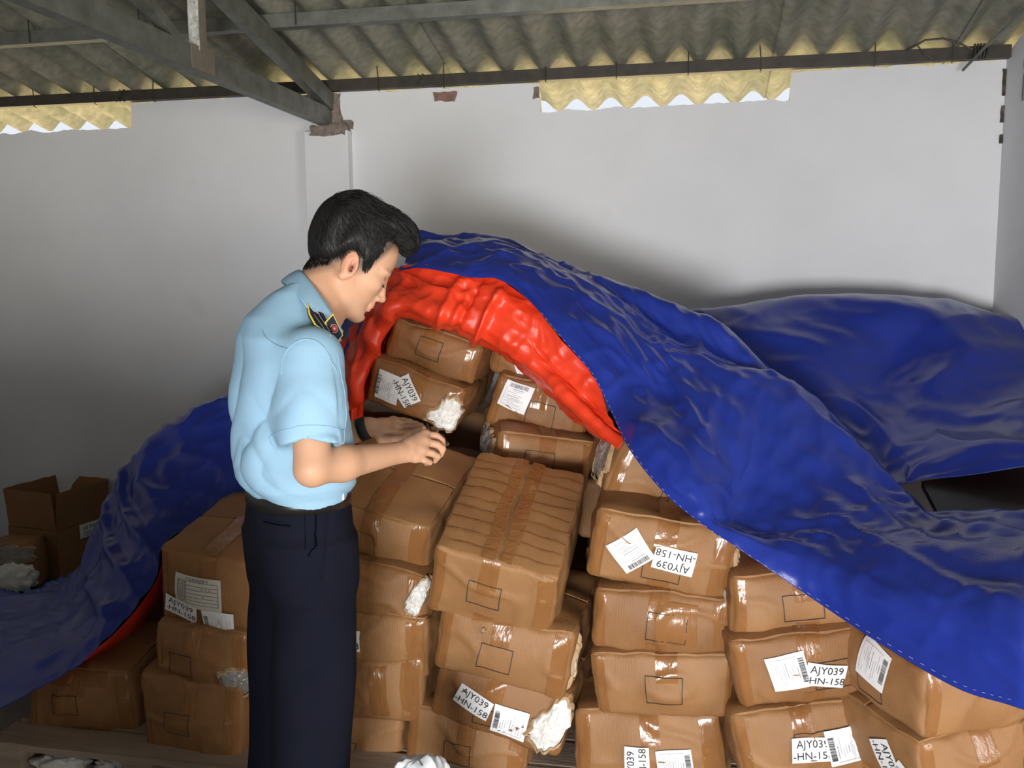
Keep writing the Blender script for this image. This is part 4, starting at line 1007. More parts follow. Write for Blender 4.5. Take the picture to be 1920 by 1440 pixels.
# legs and trunk, hidden under the clothes, keep the figure one surface
HIP_R, HIP_L = np.array([fx(556)+0.0, -0.085, 0.93]), np.array([fx(556), 0.085, 0.93])
KN_R, KN_L = np.array([0.005, -0.09, 0.5]), np.array([-0.005, 0.09, 0.5])
AN_R, AN_L = np.array([-0.045, -0.095, 0.09]), np.array([-0.055, 0.10, 0.09])
for h_, k_, a_ in ((HIP_R, KN_R, AN_R), (HIP_L, KN_L, AN_L)):
    bd.cone(h_, k_, 0.068, 0.05, 0.03); bd.cone(k_, a_, 0.048, 0.034, 0.02); bd.cone(a_-np.array([0.02, 0, 0.045]), a_+np.array([0.15, 0, -0.055]), 0.032, 0.026, 0.02)
zz = [zpy(y) for y in (960, 900, 800, 720, 660, 625)]
bd.stack(zz, [fx(556), fx(555), fx(550), fx(549), fx(547), fx(552)], [0]*6, [0.085, 0.085, 0.09, 0.095, 0.09, 0.07], [0.135, 0.135, 0.14, 0.15, 0.155, 0.12], 0.03)
bd.cone(SH_R, SH_L, 0.05, 0.05, 0.04)
bd.cone(NB-np.array([0.0, 0, 0.03]), hp(-0.028, 0, -0.085), 0.062, 0.055, 0.03)
bd.cone(NB+np.array([0.045, 0, -0.03]), hp(0.02, 0, -0.115), 0.045, 0.040, 0.02)
for a, e, w in ((SH_R, EL_R, WR_R), (SH_L, EL_L, WR_L)):
    bd.cone(a, e, 0.048, 0.0385, 0.02); mid = e*0.66+w*0.34
    bd.cone(e, mid, 0.0375, 0.0390, 0.012); bd.cone(mid, w, 0.0388, 0.0260, 0.02)
# hands -------------------------------------------------
def hand(W, knuck, tips, thumb, fr=0.0092, palm=0.0150):
    """four metacarpals, four fingers of three bones, a thumb leaving the side of the palm"""
    for kn in knuck: bd.cone(W, kn, palm+0.003, palm-0.003, 0.012)
    for a, b in zip(knuck[:-1], knuck[1:]): bd.cone(a, b, palm-0.003, palm-0.003, 0.008)
    for a, b in zip(knuck[:-1], knuck[1:]): bd.cone((a+W)/2, (b+W)/2, palm, palm, 0.008)
    for kn, (p1, p2, p3), sc in zip(knuck, tips, (1.0, 1.03, 0.97, 0.86)):
        r = fr*sc; bd.cone(kn, p1, r*1.12, r*1.02, 0.004); bd.cone(p1, p2, r*1.02, r*0.95, 0.002); bd.cone(p2, p3, r*0.95, r*0.82, 0.002)
    t0, t1, t2 = thumb; bd.cone(W*0.65+knuck[0]*0.35, t0, 0.0165, 0.0125, 0.010); bd.cone(t0, t1, 0.0118, 0.0105, 0.004); bd.cone(t1, t2, 0.0105, 0.0085, 0.002)
RK = [Lp(797, 815, 0.055), Lp(796, 829, 0.035), Lp(790, 845, 0.018), Lp(779, 858, 0.006)]
RT = [[Lp(818, 817, 0.075), Lp(829, 826, 0.078), Lp(831, 840, 0.07)], [Lp(818, 833, 0.05), Lp(830, 841, 0.058), Lp(826, 853, 0.06)],
      [Lp(810, 850, 0.03), Lp(821, 856, 0.042), Lp(815, 864, 0.05)], [Lp(796, 863, 0.016), Lp(806, 867, 0.030), Lp(799, 869, 0.042)]]
hand(WR_R, RK, RT, [Lp(786, 812, 0.075), Lp(808, 820, 0.095), Lp(826, 833, 0.09)])
LK = [Lp(738, 812, 0.205), Lp(742, 803, 0.225), Lp(742, 795, 0.245), Lp(738, 789, 0.265)]
LT = [[Lp(760, 812, 0.20), Lp(777, 810, 0.19), Lp(788, 808, 0.18)], [Lp(765, 802, 0.22), Lp(783, 801, 0.205), Lp(794, 803, 0.19)],
      [Lp(764, 794, 0.24), Lp(780, 795, 0.225), Lp(790, 799, 0.21)], [Lp(756, 788, 0.26), Lp(769, 790, 0.245), Lp(778, 795, 0.235)]]
hand(WR_L, LK, LT, [Lp(715, 824, 0.185), Lp(737, 824, 0.17), Lp(757, 818, 0.165)])
# head ---------------------------------------------------
def he(c, r, k=0.01, sub=False, rot=None): bd.ell(hp(*c), r, HM if rot is None else rot @ HM, k, sub)
he((-0.004, 0, 0.0), (0.100, 0.076, 0.096), 0.01)
he((0.040, 0, 0.010), (0.062, 0.062, 0.070), 0.02)                       # forehead
he((0.046, 0, -0.066), (0.058, 0.060, 0.080), 0.03)                      # face
for sg in (-1, 1):
    bd.cone(hp(0.012, sg*0.055, -0.085), hp(0.072, sg*0.018, -0.136), 0.020, 0.016, 0.03)    # jaw
    he((0.070, sg*0.043, -0.060), (0.026, 0.018, 0.020), 0.02)           # cheekbone
    he((0.088, sg*0.030, -0.022), (0.016, 0.026, 0.008), 0.012)          # brow
    he((0.103, sg*0.031, -0.044), (0.014, 0.016, 0.0095), 0.008, True)   # socket
    he((0.087, sg*0.031, -0.046), (0.0145, 0.017, 0.0105), 0.004)        # closed-down lid
    he((0.104, sg*0.0125, -0.087), (0.010, 0.0075, 0.0075), 0.005)       # nostril wing
bd.cone(hp(0.062, -0.02, -0.138), hp(0.080, 0.0, -0.144), 0.018, 0.016, 0.02)
bd.cone(hp(0.062, 0.02, -0.138), hp(0.080, 0.0, -0.144), 0.018, 0.016, 0.02)
bd.cone(hp(0.096, 0, -0.036), hp(0.1135, 0, -0.079), 0.0075, 0.0095, 0.010)                  # nose
he((0.1155, 0, -0.083), (0.0105, 0.0105, 0.009), 0.006)
he((0.098, 0, -0.105), (0.010, 0.016, 0.010), 0.010)
he((0.1005, 0, -0.1125), (0.0085, 0.021, 0.0052), 0.004)                 # lips
he((0.0975, 0, -0.1225), (0.0085, 0.019, 0.0062), 0.004)
he((0.112, 0, -0.1175), (0.012, 0.026, 0.0012), 0.002, True)             # mouth line
he((0.098, 0, -0.1335), (0.008, 0.018, 0.006), 0.006, True)              # below the lip
for sg in (-1, 1):                                                       # ears
    th = math.radians(12); rot = np.array([[math.cos(th), 0, math.sin(th)], [0, 1, 0], [-math.sin(th), 0, math.cos(th)]])
    rot2 = np.array([[math.cos(sg*0.35), math.sin(sg*0.35), 0], [-math.sin(sg*0.35), math.cos(sg*0.35), 0], [0, 0, 1]])
    he((0.004, sg*0.0800, -0.050), (0.0215, 0.0100, 0.0355), 0.004, False, rot @ rot2)
    he((0.009, sg*0.0925, -0.047), (0.0130, 0.0100, 0.0250), 0.003, True, rot @ rot2)
    bd.cone(hp(0.000, sg*0.0860, -0.066), hp(0.002, sg*0.0865, -0.034), 0.0028, 0.0025, 0.004)
    bd.cone(hp(0.002, sg*0.0865, -0.034), hp(0.014, sg*0.0840, -0.026), 0.0025, 0.002, 0.004)
    he((0.002, sg*0.0810, -0.080), (0.0105, 0.0065, 0.0115), 0.005, False)
    he((0.0125, sg*0.0830, -0.056), (0.0055, 0.0085, 0.0085), 0.002, True)
    he((0.019, sg*0.0815, -0.053), (0.0045, 0.006, 0.0080), 0.003, False)
V, Fc = body.mesh(); V = relax(V, Fc, 1, 0.4)
person = np_mesh('person', V, Fc, M_skin)
tag(person, 'man in light blue uniform shirt and navy trousers looking down at the boxes', 'person')
RM = Matrix((tuple(MX)+(0,), tuple(MY)+(0,), (0, 0, 1, 0), (0, 0, 0, 1))).transposed(); RM.translation = Vector(MO)
person.matrix_world = RM
# skin tone by place: ear and lips redder, shaved hair shadow, beard shadow
P_ = (V-HC); cf, cl, cu = P_@Hf, P_@Hl, P_@Hu
base = np.array([0.56, 0.315, 0.195]); col = np.repeat(base[None], len(V), 0)
def blend(mask, c):
    global col
    m = np.clip(mask, 0, 1)[:, None]; col = col*(1-m)+np.array(c)*m
blend(0.5*np.exp(-(((cf-0.006)/0.028)**2+((np.abs(cl)-0.082)/0.012)**2+((cu+0.05)/0.042)**2)), (0.66, 0.24, 0.17))
blend(0.75*np.exp(-(((cf-0.0115)/0.008)**2+((np.abs(cl)-0.080)/0.006)**2+((cu+0.053)/0.013)**2)), (0.16, 0.05, 0.035))  # painted shade, darkens the hollow of each ear
blend(0.75*np.exp(-(((cf-0.102)/0.012)**2+(cl/0.020)**2+((cu+0.117)/0.0085)**2)), (0.50, 0.17, 0.13))
blend(0.25*np.exp(-(((cf-0.075)/0.03)**2+((cu+0.132)/0.02)**2)), (0.36, 0.24, 0.18))
scalp = np.clip((cu-np.interp(cf, [-0.11, -0.07, -0.03, 0.004, 0.03, 0.05, 0.075, 0.1], [-0.135, -0.128, -0.092, -0.045, -0.072, -0.052, 0.014, 0.033]))/0.034, 0, 1)*(np.linalg.norm(P_, axis=1) < 0.17)*(~((np.abs(cl) > 0.0815) & (cu < -0.012) & (cf > -0.025) & (cf < 0.03)))
blend(0.88*scalp, (0.045, 0.035, 0.03))
hands_m = np.clip(1-np.minimum(np.linalg.norm(V-RT[0][1], axis=1), np.linalg.norm(V-LT[1][1], axis=1))/0.05, 0, 1)
blend(0.35*hands_m, (0.66, 0.32, 0.22))
ca = person.data.color_attributes.new('tone', 'FLOAT_COLOR', 'POINT'); ca.data.foreach_set('color', np.concatenate([col, np.ones((len(V), 1))], 1).astype(np.float32).ravel())

# --- hair
hx = Field(HC-0.21, HC+0.21, 0.0026)
hx.ell(hp(-0.010, 0, 0.000), (0.108, 0.0845, 0.104), HM, 0.0)
hx.ell(hp(-0.050, 0, 0.040), (0.066, 0.074, 0.066), HM, 0.02)
hx.ell(hp(-0.020, 0, 0.068), (0.070, 0.068, 0.052), HM, 0.025)
hx.ell(hp(0.040, 0, 0.084), (0.074, 0.062, 0.038), HM, 0.025)
hx.ell(hp(0.090, 0.004, 0.080), (0.034, 0.054, 0.030), HM, 0.02)
hx.ell(hp(0.112, -0.006, 0.060), (0.019, 0.044, 0.026), HM, 0.015)
sl, X = hx._sub(HC-0.22, HC+0.22)
G = [X[k]-HC[k] for k in range(3)]; gf = sum(Hf[k]*G[k] for k in range(3)); gl = sum(Hl[k]*G[k] for k in range(3)); gu = sum(Hu[k]*G[k] for k in range(3))
hl = np.interp(gf, [-0.13, -0.085, -0.065, -0.035, -0.012, 0.004, 0.022, 0.034, 0.046, 0.062, 0.075, 0.14], [-0.108, -0.104, -0.088, -0.052, -0.020, -0.012, -0.018, -0.040, -0.040, -0.010, 0.030, 0.046])
side = np.clip((np.abs(gl)-0.045)/0.03, 0, 1)
strand = 0.0006*np.sin(gl*520+gf*60+6*np.sin(gf*15))*(1-side)+0.0004*np.sin((gu+0.45*gf)*560+5*np.sin(gf*25))*side+0.0045*np.sin(gf*42+gl*60+3*np.sin(gl*40))*np.sin(gl*95-gf*18)
fade = np.clip((gu-hl)/0.035, 0, 1)
dd_ = hx.d+strand*fade+0.0078*(1-fade)**2.0
cut = (hl-gu)+0.0022*np.sin(gf*420)+0.0015*np.sin(gl*500)
hx.d = np.maximum(dd_, cut*0.7).astype(np.float32)
Vh, Fh = hx.mesh()
hair = np_mesh('hair', Vh, Fh, M_hair, person)
bvh_h = BVHTree.FromPolygons([tuple(v) for v in Vh], [tuple(f) for f in Fh])
rn = random.Random(3); b = MB()
def lock(f0, l0, u0, df, dl, du, ln, r, lift=0.0015):
    pts = []; p = hp(f0, l0, u0); d = Hf*df+Hl*dl+Hu*du; n = 7
    for q in range(n):
        loc, nr, i_, ds = bvh_h.find_nearest(Vector(tuple(p))); t = q/(n-1)
        pts.append(np.array(loc)+np.array(nr)*(lift*math.sin(t*PI)+0.0004))
        nrm = np.array(nr); dt = d-nrm*(d@nrm); dt /= (np.linalg.norm(dt)+1e-9); p = np.array(loc)+dt*ln/(n-1)+Hl*0.0012*math.sin(q*1.3+f0*90)
    b.tube(pts, [r*(1-0.8*(q/(n-1))**2) for q in range(n)], 4)
for k in range(1500):                                              # locks swept forward over the crown
    lock(rn.choice((rn.uniform(-0.11, 0.10), rn.uniform(0.03, 0.13))), rn.uniform(-0.08, 0.08), rn.choice((0.12, 0.07)), 1.0, rn.uniform(-.6, .6), rn.uniform(-.5, .3), rn.uniform(0.03, 0.08), rn.uniform(0.0005, 0.0012), rn.uniform(0.0005, 0.006))
for k in range(700):                                              # shorter hair on the sides and back
    sg = -1 if k % 5 else 1
    lock(rn.uniform(-0.11, 0.06), sg*rn.uniform(0.05, 0.09), rn.uniform(-0.05, 0.07), rn.uniform(0.2, 0.7), 0, rn.uniform(-0.9, -0.4), rn.uniform(0.015, 0.035), rn.uniform(0.0005, 0.0009), 0.001)
for k in range(170):                                               # fringe tufts breaking the outline at the front
    l0 = rn.uniform(-0.05, 0.05); a0 = rn.uniform(0, 1); p0 = hp(0.095+0.022*a0, l0, 0.095-0.03*a0); dr = Hf*rn.uniform(0.2, 0.9)+Hu*rn.uniform(-0.7, 0.5)+Hl*rn.uniform(-.3, .3)
    ln = rn.uniform(0.012, 0.034); cv = Hu*rn.uniform(-0.02, 0.004)
    b.tube([p0+dr*ln*t+cv*t*t for t in (0, .35, .7, 1)], [0.0013, 0.0011, 0.0007, 0.0002], 4)
bvh_b = BVHTree.FromPolygons([tuple(v) for v in V], [tuple(q) for q in Fc])
HLF, HLU = [-0.13, -0.085, -0.065, -0.035, -0.012, 0.004, 0.022, 0.034, 0.046, 0.062, 0.075, 0.14], [-0.108, -0.104, -0.088, -0.052, -0.020, -0.012, -0.018, -0.040, -0.040, -0.010, 0.030, 0.046]
for k in range(1900):                                             # clipped hair thinning out below the hairline
    f0 = rn.uniform(-0.105, 0.050); sg = -1 if k % 4 else 1; u0 = float(np.interp(f0, HLF, HLU))+rn.uniform(-0.002, 0.030 if f0 > -0.03 else 0.048)
    if -0.018 < f0 < 0.026 and u0 < -0.014: continue
    ln = rn.uniform(0.005, 0.012); pts = []
    wd = 0.074*math.sqrt(max(0.03, 1-(f0/0.108)**2))
    for t in (0, .5, 1):
        loc, nr, i_, ds = bvh_b.find_nearest(Vector(tuple(hp(f0+ln*0.45*t, sg*wd, u0-ln*t)))); pts.append(np.array(loc)+np.array(nr)*(0.0022*(1-t)+0.0003))
    b.tube(pts, [0.0008, 0.0006, 0.0002], 3)
for k in range(6):                                                # a few flyaway hairs looping over the front
    b.tube([hp(0.04+0.024*t+0.002*k, -0.03+0.008*k, 0.118+0.012*math.sin(t*1.2)-0.006*t*t*(0.5+0.1*k)) for t in (0, .6, 1.2, 1.8, 2.4, 3.0, 3.5)], 0.0006, 3)
for o_ in (b.build('hair_locks', M_hair, hair, True),): o_['kind'] = 'stuff'
b = MB()
for sg in (-1, 1):
    for k in range(30):
        t = k/29; c0 = hp(0.1065-0.030*t*t-0.004*t, sg*(0.010+0.040*t), -0.022+0.010*math.sin(t*2.4)-0.006*t)
        b.tube([c0, c0+Hu*0.0065+Hl*sg*0.007-Hf*0.002], [0.0014, 0.0003], 4)
b.build('eyebrows', M_hair, person)
for sg in (-1, 1):
    b = MB()
    for k in range(11):
        t = -1+2*k/10; c0 = hp(0.1005-0.004*t*t, sg*(0.031+0.0125*t), -0.0515-0.001*(1-t*t)); b.tube([c0, c0+Hf*0.0065-Hu*0.0045+Hl*sg*0.002*t], [0.0010, 0.0003], 3)
    b.build('eyelashes', M_hair, person)

# --- shirt
sh = Field((-0.27, -0.36, 0.95), (0.33, 0.36, 1.62), 0.0042)
pys = [935, 915, 895, 865, 800, 720, 665, 625, 590, 560, 546, 530]
Lx = [472, 460, 446, 441, 440, 441, 447, 456, 478, 510, 527, 556]; Rx = [650, 656, 666, 668, 660, 657, 650, 642, 632, 618, 606, 588]
bw_ = [0.158, 0.162, 0.176, 0.182, 0.180, 0.184, 0.186, 0.150, 0.095, 0.058, 0.044, 0.022]
A_ = []
for l_, r_, w_ in zip(Lx, Rx, bw_):
    hw = (r_-l_)/2/SCALE; A_.append(math.sqrt(max(0.016**2, hw*hw-(w_*math.sin(TURN))**2))/math.cos(TURN))
sh.stack([zpy(y) for y in pys], [fx((l_+r_)/2) for l_, r_ in zip(Lx, Rx)], [0]*12, A_, bw_, 0.01, 2.4)
sh.cone(SH_R+np.array([0.0, 0.06, 0.024]), NB+np.array([-0.016, -0.03, -0.018]), 0.044, 0.044, 0.03)
sh.cone(SH_L+np.array([0.0, -0.06, 0.024]), NB+np.array([-0.016, 0.03, -0.018]), 0.044, 0.044, 0.03)
def sleeve(S, E_, r0, r1, cutfrac):
    ax = (E_-S)/np.linalg.norm(E_-S); end = S+(E_-S)*cutfrac
    mid = S+(E_-S)*0.42
    sub = Field(sh.lo, sh.lo+sh.h*(sh.n-1), sh.h); sub.cone(S, mid, r0, r0*1.02, 0.02); sub.cone(mid, S+(E_-S)*1.2, r0*1.02, r1*0.97, 0.02)
    s_, X_ = sub._sub(sub.lo, sub.lo+sub.h*sub.n)
    pl = sum(ax[k]*(X_[k]-end[k]) for k in range(3)); sub.d = np.maximum(sub.d, pl).astype(np.float32)
    inner = Field(sh.lo, sh.lo+sh.h*(sh.n-1), sh.h); inner.cone(S+(E_-S)*0.7, S+(E_-S)*1.25, r1*0.84, r1*0.84, 0.0)
    sub.d = np.maximum(sub.d, -inner.d)
    k = 0.022; a, b2 = sh.d, sub.d; sh.d = (np.minimum(a, b2)-(np.maximum(k-np.abs(a-b2), 0)**2)/(4*k)).astype(np.float32)
    return end, ax
ENDR, AXR = sleeve(SH_R, EL_R, 0.072, 0.064, 0.79)
ENDL, AXL = sleeve(SH_L, EL_L, 0.072, 0.058, 0.80)
s_, X_ = sh._sub(sh.lo, sh.lo+sh.h*sh.n); x_, y_, z_ = X_
neckc = NB+np.array([0.012, 0, 0.03]); 
# cloth folds: pulls from the armpit across the back, drag lines over the waist, a blouse above the belt
th_ = np.arctan2(y_, x_-fx(552))
wst = np.exp(-((z_-zpy(875))/0.06)**2); bck = np.exp(-((z_-zpy(760))/0.13)**2)*(x_ < 0.03)
shp = lambda q: 1-2*np.abs(np.sin(q))**0.7                   # creases sharper than waves
fold = 0.0060*wst*shp(th_*4.5+z_*22+1.5*np.sin(z_*30))+0.0075*bck*shp(y_*21+z_*9+1.2*np.sin(z_*11))+0.0042*shp((x_*1.3+z_)*26+1.5*np.sin(y_*20))*np.exp(-((z_-zpy(810))/0.09)**2)
slv = np.exp(-((y_+0.20)/0.06)**2)
cuffm = np.clip((z_-zpy(812))/0.03, 0, 1); fold = fold*(1-0.55*slv)*(1-slv*(1-cuffm))+cuffm*0.0042*slv*shp(z_*22-x_*16+1.2*np.sin(x_*30))*np.exp(-((z_-zpy(760))/0.08)**2)
sh.d = (sh.d+fold).astype(np.float32)
sh.d = np.maximum(sh.d, zpy(930)-z_+0.006*np.sin(th_*5)).astype(np.float32)
Vs, Fs = sh.mesh(); Vs = relax(Vs, Fs, 2, 0.5)
shirt = np_mesh('shirt', Vs, Fs, M_shirt, person); shirt['label'] = 'light blue short-sleeved uniform shirt'
# seams: cuff stitch, armhole, yoke
bvh = BVHTree.FromPolygons([tuple(v) for v in Vs], [tuple(f) for f in Fs])
def snap(p, off=0.0006):
    loc, n, i, d = bvh.find_nearest(Vector(tuple(map(float, p)))); return np.array(loc)+np.array(n)*off
def seam(pts, r=0.0011, name='seam', m=None, n=40):
    c = spline_rows([[np.array(p) for p in pts], [np.array(p) for p in pts]], n, 2)[0]
    b = MB(); b.tube([snap(p) for p in c], r, 5); return b.build(name, m or M_seam, shirt, True)
oA = np.cross(AXR, [0, 1, 0.0]); oA /= np.linalg.norm(oA); oB = np.cross(AXR, oA)
for d_ in (0.026,):
    c0 = ENDR-AXR*d_; seam([c0+(oA*math.cos(t)+oB*math.sin(t))*0.09 for t in np.linspace(0, 2*PI, 24)], 0.0009)
seam([Lp(507, 700, -0.25), Lp(508, 668, -0.25), Lp(530, 638, -0.25), Lp(566, 621, -0.25), Lp(600, 626, -0.25), Lp(628, 648, -0.25), Lp(644, 690, -0.22)], 0.0016)
seam([Lp(474, 598, -0.2), Lp(485, 615, -0.2), Lp(500, 634, -0.22), Lp(520, 645, -0.25)], 0.0013)
seam([Lp(640, 660, -0.2), Lp(652, 720, -0.2), Lp(660, 780, -0.2), Lp(655, 850, -0.2)], 0.0012)
# chest pocket with its flap, on the front beyond the sleeve
def patch(pts, nu, nv, th, name, m, parent, off=0.002, snapit=True):
    g = spline_rows([[np.array(pts[0]), np.array(pts[1])], [np.array(pts[3]), np.array(pts[2])]], nu, nv)
    rows = [[(snap(p, off) if snapit else p) for p in r] for r in g]; b = MB(); b.grid(rows)
    o = b.build(name, m, parent, True); s = o.modifiers.new('t', 'SOLIDIFY'); s.thickness = th; s.offset = 1.0; return o
patch([Lp(640, 742, 0.0), Lp(668, 735, 0.06), Lp(670, 765, 0.06), Lp(641, 771, 0.0)], 10, 8, 0.004, 'pocket_flap', M_shirt, shirt)
patch([Lp(641, 770, 0.0), Lp(669, 765, 0.06), Lp(668, 800, 0.06), Lp(642, 812, 0.0)], 10, 8, 0.002, 'pocket', M_shirt, shirt)
# collar: a stand rising round the neck and a leaf folded down
cu_top = [Lp(620, 604, 0.10), Lp(585, 545, 0.10), Lp(566, 512, 0.05), Lp(568, 513, -0.02), Lp(590, 540, -0.065), Lp(613, 575, -0.08), Lp(632, 605, -0.062), Lp(643, 622, -0.03)]
cu_low = [Lp(640, 640, 0.13), Lp(575, 570, 0.15), Lp(530, 532, 0.07), Lp(534, 530, -0.03), Lp(560, 557, -0.105), Lp(583, 588, -0.130), Lp(606, 622, -0.115), Lp(634, 648, -0.075)]
cu_in = [Lp(622, 625, 0.085), Lp(588, 570, 0.085), Lp(572, 545, 0.045), Lp(574, 545, -0.015), Lp(594, 568, -0.05), Lp(613, 597, -0.065), Lp(628, 622, -0.05), Lp(638, 634, -0.025)]
mid_ = [(a*0.5+b2*0.5)+np.array([0, 0, 0.006]) for a, b2 in zip(cu_top, cu_low)]
g = spline_rows([cu_in, cu_top, mid_, cu_low], 60, 24)
b = MB(); b.grid([list(r) for r in g]); collar = b.build('collar', M_shirt, shirt, True); s = collar.modifiers.new('t', 'SOLIDIFY'); s.thickness = 0.0035; s.offset = 0
def plate(pts, th, name, m, parent, nrm=None):
    pts = [np.array(p) for p in pts]; n = np.cross(pts[1]-pts[0], pts[2]-pts[1]); n /= np.linalg.norm(n)
    cam_l = Lv(-CF)
    if n@cam_l < 0: n = -n
    b = MB(); k = len(pts); b.add(pts+[p+n*th for p in pts], [tuple(range(k)), tuple(range(2*k-1, k-1, -1))]+[(i, (i+1) % k, k+(i+1) % k, k+i) for i in range(k)])
    return b.build(name, m, parent), n
def inset(pts, f): c = sum(np.array(p) for p in pts)/len(pts); return [c+(np.array(p)-c)*f for p in pts]
tabp = [Lp(623, 588, -0.135), Lp(608, 605, -0.150), Lp(628, 647, -0.135), Lp(642, 629, -0.105)]
tb, n = plate(tabp, 0.003, 'collar_tab', M_yellow, collar)
ins = []
c_ = sum(tabp)/4
for k in range(4):
    a, p, q = tabp[k-1], tabp[k], tabp[(k+1) % 4]; e1 = (a-p)/np.linalg.norm(a-p); e2 = (q-p)/np.linalg.norm(q-p); sn = np.linalg.norm(np.cross(e1, e2)); ins.append(p+(e1+e2)*0.0028/sn+n*0.0008)
plate(ins, 0.0032, 'tab_field', M_navy, tb)
def disc(c, n, r, th, name, m, parent, k=20, star=False):
    n = Vector(n); u = n.orthogonal().normalized(); w = n.cross(u); K = 10 if star else k
    pts = [np.array(Vector(c)+(u*math.cos(2*PI*i/K)+w*math.sin(2*PI*i/K))*(r*(0.42 if (star and i % 2) else 1))) for i in range(K)]
    b = MB(); b.add(pts+[p+np.array(n)*th for p in pts], [tuple(range(K)), tuple(range(2*K-1, K-1, -1))]+[(i, (i+1) % K, K+(i+1) % K, K+i) for i in range(K)]); return b.build(name, m, parent)
ec = (tabp[0]+tabp[1]+tabp[2]+tabp[3])/4-(tabp[3]-tabp[1])*0.03
dz = disc(ec+n*0.0040, n, 0.0098, 0.001, 'emblem', M_yellow, tb); disc(ec+n*0.0046, n, 0.0088, 0.001, 'emblem_ring', M_navy, tb); disc(ec+n*0.0052, n, 0.0068, 0.001, 'emblem_field', M_crimson, tb); disc(ec+n*0.0062, n, 0.0034, 0.0008, 'emblem_star', M_silver, tb, star=True)
# shoulder board with a pointed inner end
ep = [Lp(574, 574, -0.12), Lp(586, 572, -0.09), Lp(604, 592, -0.105), Lp(622, 628, -0.16), Lp(618, 634, -0.185), Lp(588, 612, -0.165), Lp(578, 594, -0.145)]
eb, n = plate(ep, 0.006, 'shoulder_board', M_navy, shirt)
b = MB(); b.tube([ep[0]+n*0.006, ep[6]+n*0.006, ep[5]+n*0.006], 0.0022, 6); b.tube([ep[5]+n*0.006, ep[4]+n*0.006], 0.0014, 6); b.build('yellow_braid', M_yellow, eb)
m1_ = (ep[0]+ep[6])*0.25+(ep[2]+ep[1])*0.25
b = MB(); b.tube([m1_*0.72+ep[3]*0.28+n*0.0066, ep[3]*0.8+ep[5]*0.2+n*0.0066], 0.0012, 5); b.tube([m1_*0.6+ep[5]*0.4+n*0.0066, ep[4]*0.75+ep[5]*0.25+n*0.0066], 0.0012, 5); b.build('silver_stripe', M_silver, eb)
disc(m1_+n*0.0065, n, 0.0052, 0.002, 'silver_button', M_silver, eb); disc(m1_*0.8+ep[3]*0.2+n*0.0065, n, 0.0052, 0.0015, 'silver_star', M_silver, eb, star=True)

# --- trousers and belt
tr = Field((-0.26, -0.30, 0.0), (0.30, 0.30, 1.10), 0.005)
tp = [905, 925, 960, 990, 1040, 1090]; tl = [470, 464, 456, 452, 455, 462]; t_r = [652, 656, 660, 662, 658, 652]; tw = [0.150, 0.153, 0.165, 0.172, 0.170, 0.165]
ta = [math.sqrt(max(0.05**2, ((r_-l_)/2/SCALE)**2-(w_*math.sin(TURN))**2))/math.cos(TURN) for l_, r_, w_ in zip(tl, t_r, tw)]
tr.stack([zpy(y) for y in tp], [fx((l_+r_)/2) for l_, r_ in zip(tl, t_r)], [0]*6, ta, tw, 0.0, 2.3)
for sg, bx in ((-1, 0.012), (1, -0.004)):
    zl = [zpy(1000), zpy(1090), zpy(1200), zpy(1320), zpy(1440), 0.09, 0.035]
    cxl = [fx(557)+bx*0.3, fx(556)+bx, fx(553)+bx, fx(547)+bx, fx(541)+bx*0.8, fx(535)-0.01, fx(536)]
    tr.stack(zl, cxl, [sg*q for q in (0.082, 0.086, 0.088, 0.088, 0.088, 0.092, 0.092)], [0.108, 0.106, 0.100, 0.094, 0.090, 0.098, 0.10], [0.088, 0.086, 0.080, 0.075, 0.072, 0.078, 0.08], 0.03, 2.1)
s_, X_ = tr._sub(tr.lo, tr.lo+tr.h*tr.n); x_, y_, z_ = X_
tr.d = (tr.d+0.0035*np.sin(x_*34+z_*5+1.5*np.sin(z_*9))*np.clip((zpy(1000)-z_)/0.1, 0, 1)+0.003*np.sin(z_*30+x_*26)*np.exp(-((z_-zpy(1120))/0.05)**2)+0.004*np.exp(-((x_-0.02-0.18*(z_-zpy(1000)))/0.006)**2)*((z_ < zpy(935)) & (z_ > zpy(1058)) & (y_ < 0))).astype(np.float32)
Vt, Ft = tr.mesh(); Vt = relax(Vt, Ft, 2, 0.5)
trous = np_mesh('trousers', Vt, Ft, M_trous, person); trous['label'] = 'navy uniform trousers'
bvh_t = BVHTree.FromPolygons([tuple(v) for v in Vt], [tuple(f) for f in Ft])
def snap_t(p, off=0.001):
    loc, n, i, d = bvh_t.find_nearest(Vector(tuple(map(float, p)))); return np.array(loc)+np.array(n)*off
def tline(pts, r, name, m=M_dark):
    c = spline_rows([[np.array(p) for p in pts]]*2, 24, 2)[0]; b = MB(); b.tube([snap_t(p, -0.0004) for p in c], r, 6); return b.build(name, m, trous, True)
tline([Lp(606, 938, -0.2), Lp(612, 965, -0.22), Lp(609, 1000, -0.22), Lp(597, 1035, -0.22), Lp(585, 1060, -0.22)], 0.0022, 'pocket_opening')
tline([Lp(468, 978, -0.15), Lp(498, 984, -0.18), Lp(534, 987, -0.2)], 0.0022, 'back_pocket')
tline([Lp(468, 974, -0.15), Lp(498, 979, -0.18), Lp(534, 982, -0.2)], 0.0012, 'back_pocket', M_trous)
tline([Lp(574, 935, -0.2), Lp(574, 980, -0.22), Lp(578, 1040, -0.22)], 0.0009, 'side_seam')
b = MB(); rows = []
zb0, zb1 = zpy(937), zpy(911); cxb, ab, bb = fx(558), np.interp(924, tp, ta)+0.004, 0.158
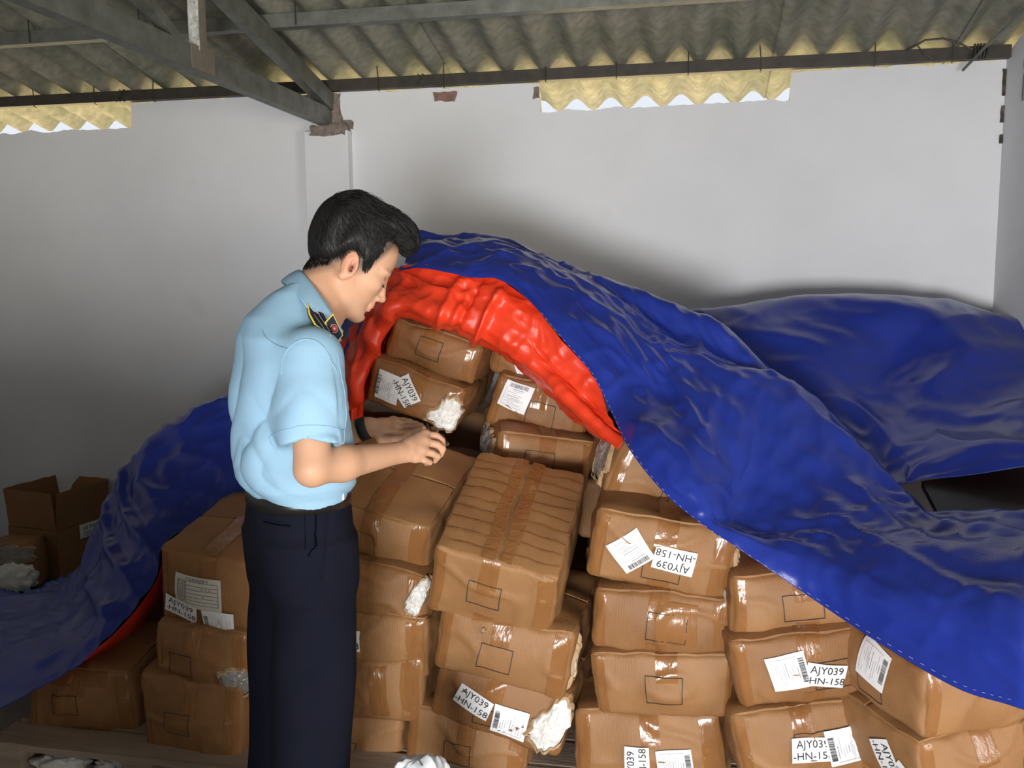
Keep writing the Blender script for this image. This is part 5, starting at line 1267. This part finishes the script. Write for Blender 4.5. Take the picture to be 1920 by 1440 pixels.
for z, g_ in ((zb0, -0.003), (zb0, 0.002), (zb1, 0.002), (zb1, -0.003)):
    rows.append([(cxb+(ab+g_)*math.copysign(abs(math.cos(t))**(2/2.3), math.cos(t)), (bb+g_)*math.copysign(abs(math.sin(t))**(2/2.3), math.sin(t)), z) for t in np.linspace(0, 2*PI, 73)])
b.grid(rows); b.build('belt', M_belt, person, True)
b = MB(); c0 = snap_t(Lp(548, 935, -0.2), 0.006); b.box(c0-np.array([0.006, 0.004, 0.018]), c0+np.array([0.006, 0.004, 0.014])); b.build('belt_loop', M_trous, trous)
b = MB(); c0 = snap_t(Lp(657, 922, -0.1), 0.006); b.box(c0-np.array([0.002, 0.01, 0.014]), c0+np.array([0.002, 0.01, 0.014])); b.build('belt_buckle', M_silver, person)
# --- wristband on the left wrist
ax = (WR_L-EL_L)/np.linalg.norm(WR_L-EL_L); cw = WR_L-ax*0.012; u_ = np.cross(ax, [0, 0, 1.0]); u_ /= np.linalg.norm(u_); w_ = np.cross(ax, u_)
b = MB(); rows = []
for s1, rr in ((-0.013, 0.0265), (-0.012, 0.0315), (0.012, 0.0305), (0.013, 0.0255)): rows.append([cw+ax*s1+(u_*math.cos(t)+w_*math.sin(t))*rr for t in np.linspace(0, 2*PI, 33)])
b.grid(rows); b.build('wristband', M_band, person, True)
# --- shoes
for an in (AN_R, AN_L):
    f_ = Field(an-np.array([0.12, 0.08, 0.10]), an+np.array([0.24, 0.08, 0.08]), 0.006); base_ = np.array([an[0], an[1], 0.0])
    f_.ell(base_+np.array([-0.02, 0, 0.045]), (0.06, 0.042, 0.05), None, 0.0); f_.ell(base_+np.array([0.08, 0, 0.032]), (0.105, 0.046, 0.038), None, 0.03)
    s_, X_ = f_._sub(f_.lo, f_.lo+f_.h*f_.n); f_.d = np.maximum(f_.d, 0.001-X_[2]).astype(np.float32)
    v_, q_ = f_.mesh(); np_mesh('shoe', v_, q_, M_shoe, person)
# --- the crumpled film and tape he is pulling off the box
pa, pb = person.matrix_world @ Vector(tuple(Lp(772, 800, 0.24))), person.matrix_world @ Vector(tuple(Lp(836, 836, 0.14)))
b = MB(); rows = []
for j in range(26):
    t = j/25; c0 = np.array(pa)*(1-t)+np.array(pb)*t; row = []
    for k in range(14):
        q = k/13-0.35; w_ = 0.05*(0.4+0.6*math.sin(t*PI))
        row.append(c0+np.array([0.3*q*w_, q*w_, 0.35*q*w_])+np.array([0.010*nz(j*.35, k*.4, 1), 0.010*nz(j*.35, k*.4, 5), 0.020*abs(nz(j*.45, k*.5, 9))-0.004]))
    rows.append(row)
b.grid(rows); st = tag(b.build('torn_tape', M_film, None, False), 'torn crumpled brown film and tape held between the man\'s hands', 'tape'); st.modifiers.new('t', 'SOLIDIFY').thickness = 0.0008

bpy.context.view_layer.update()
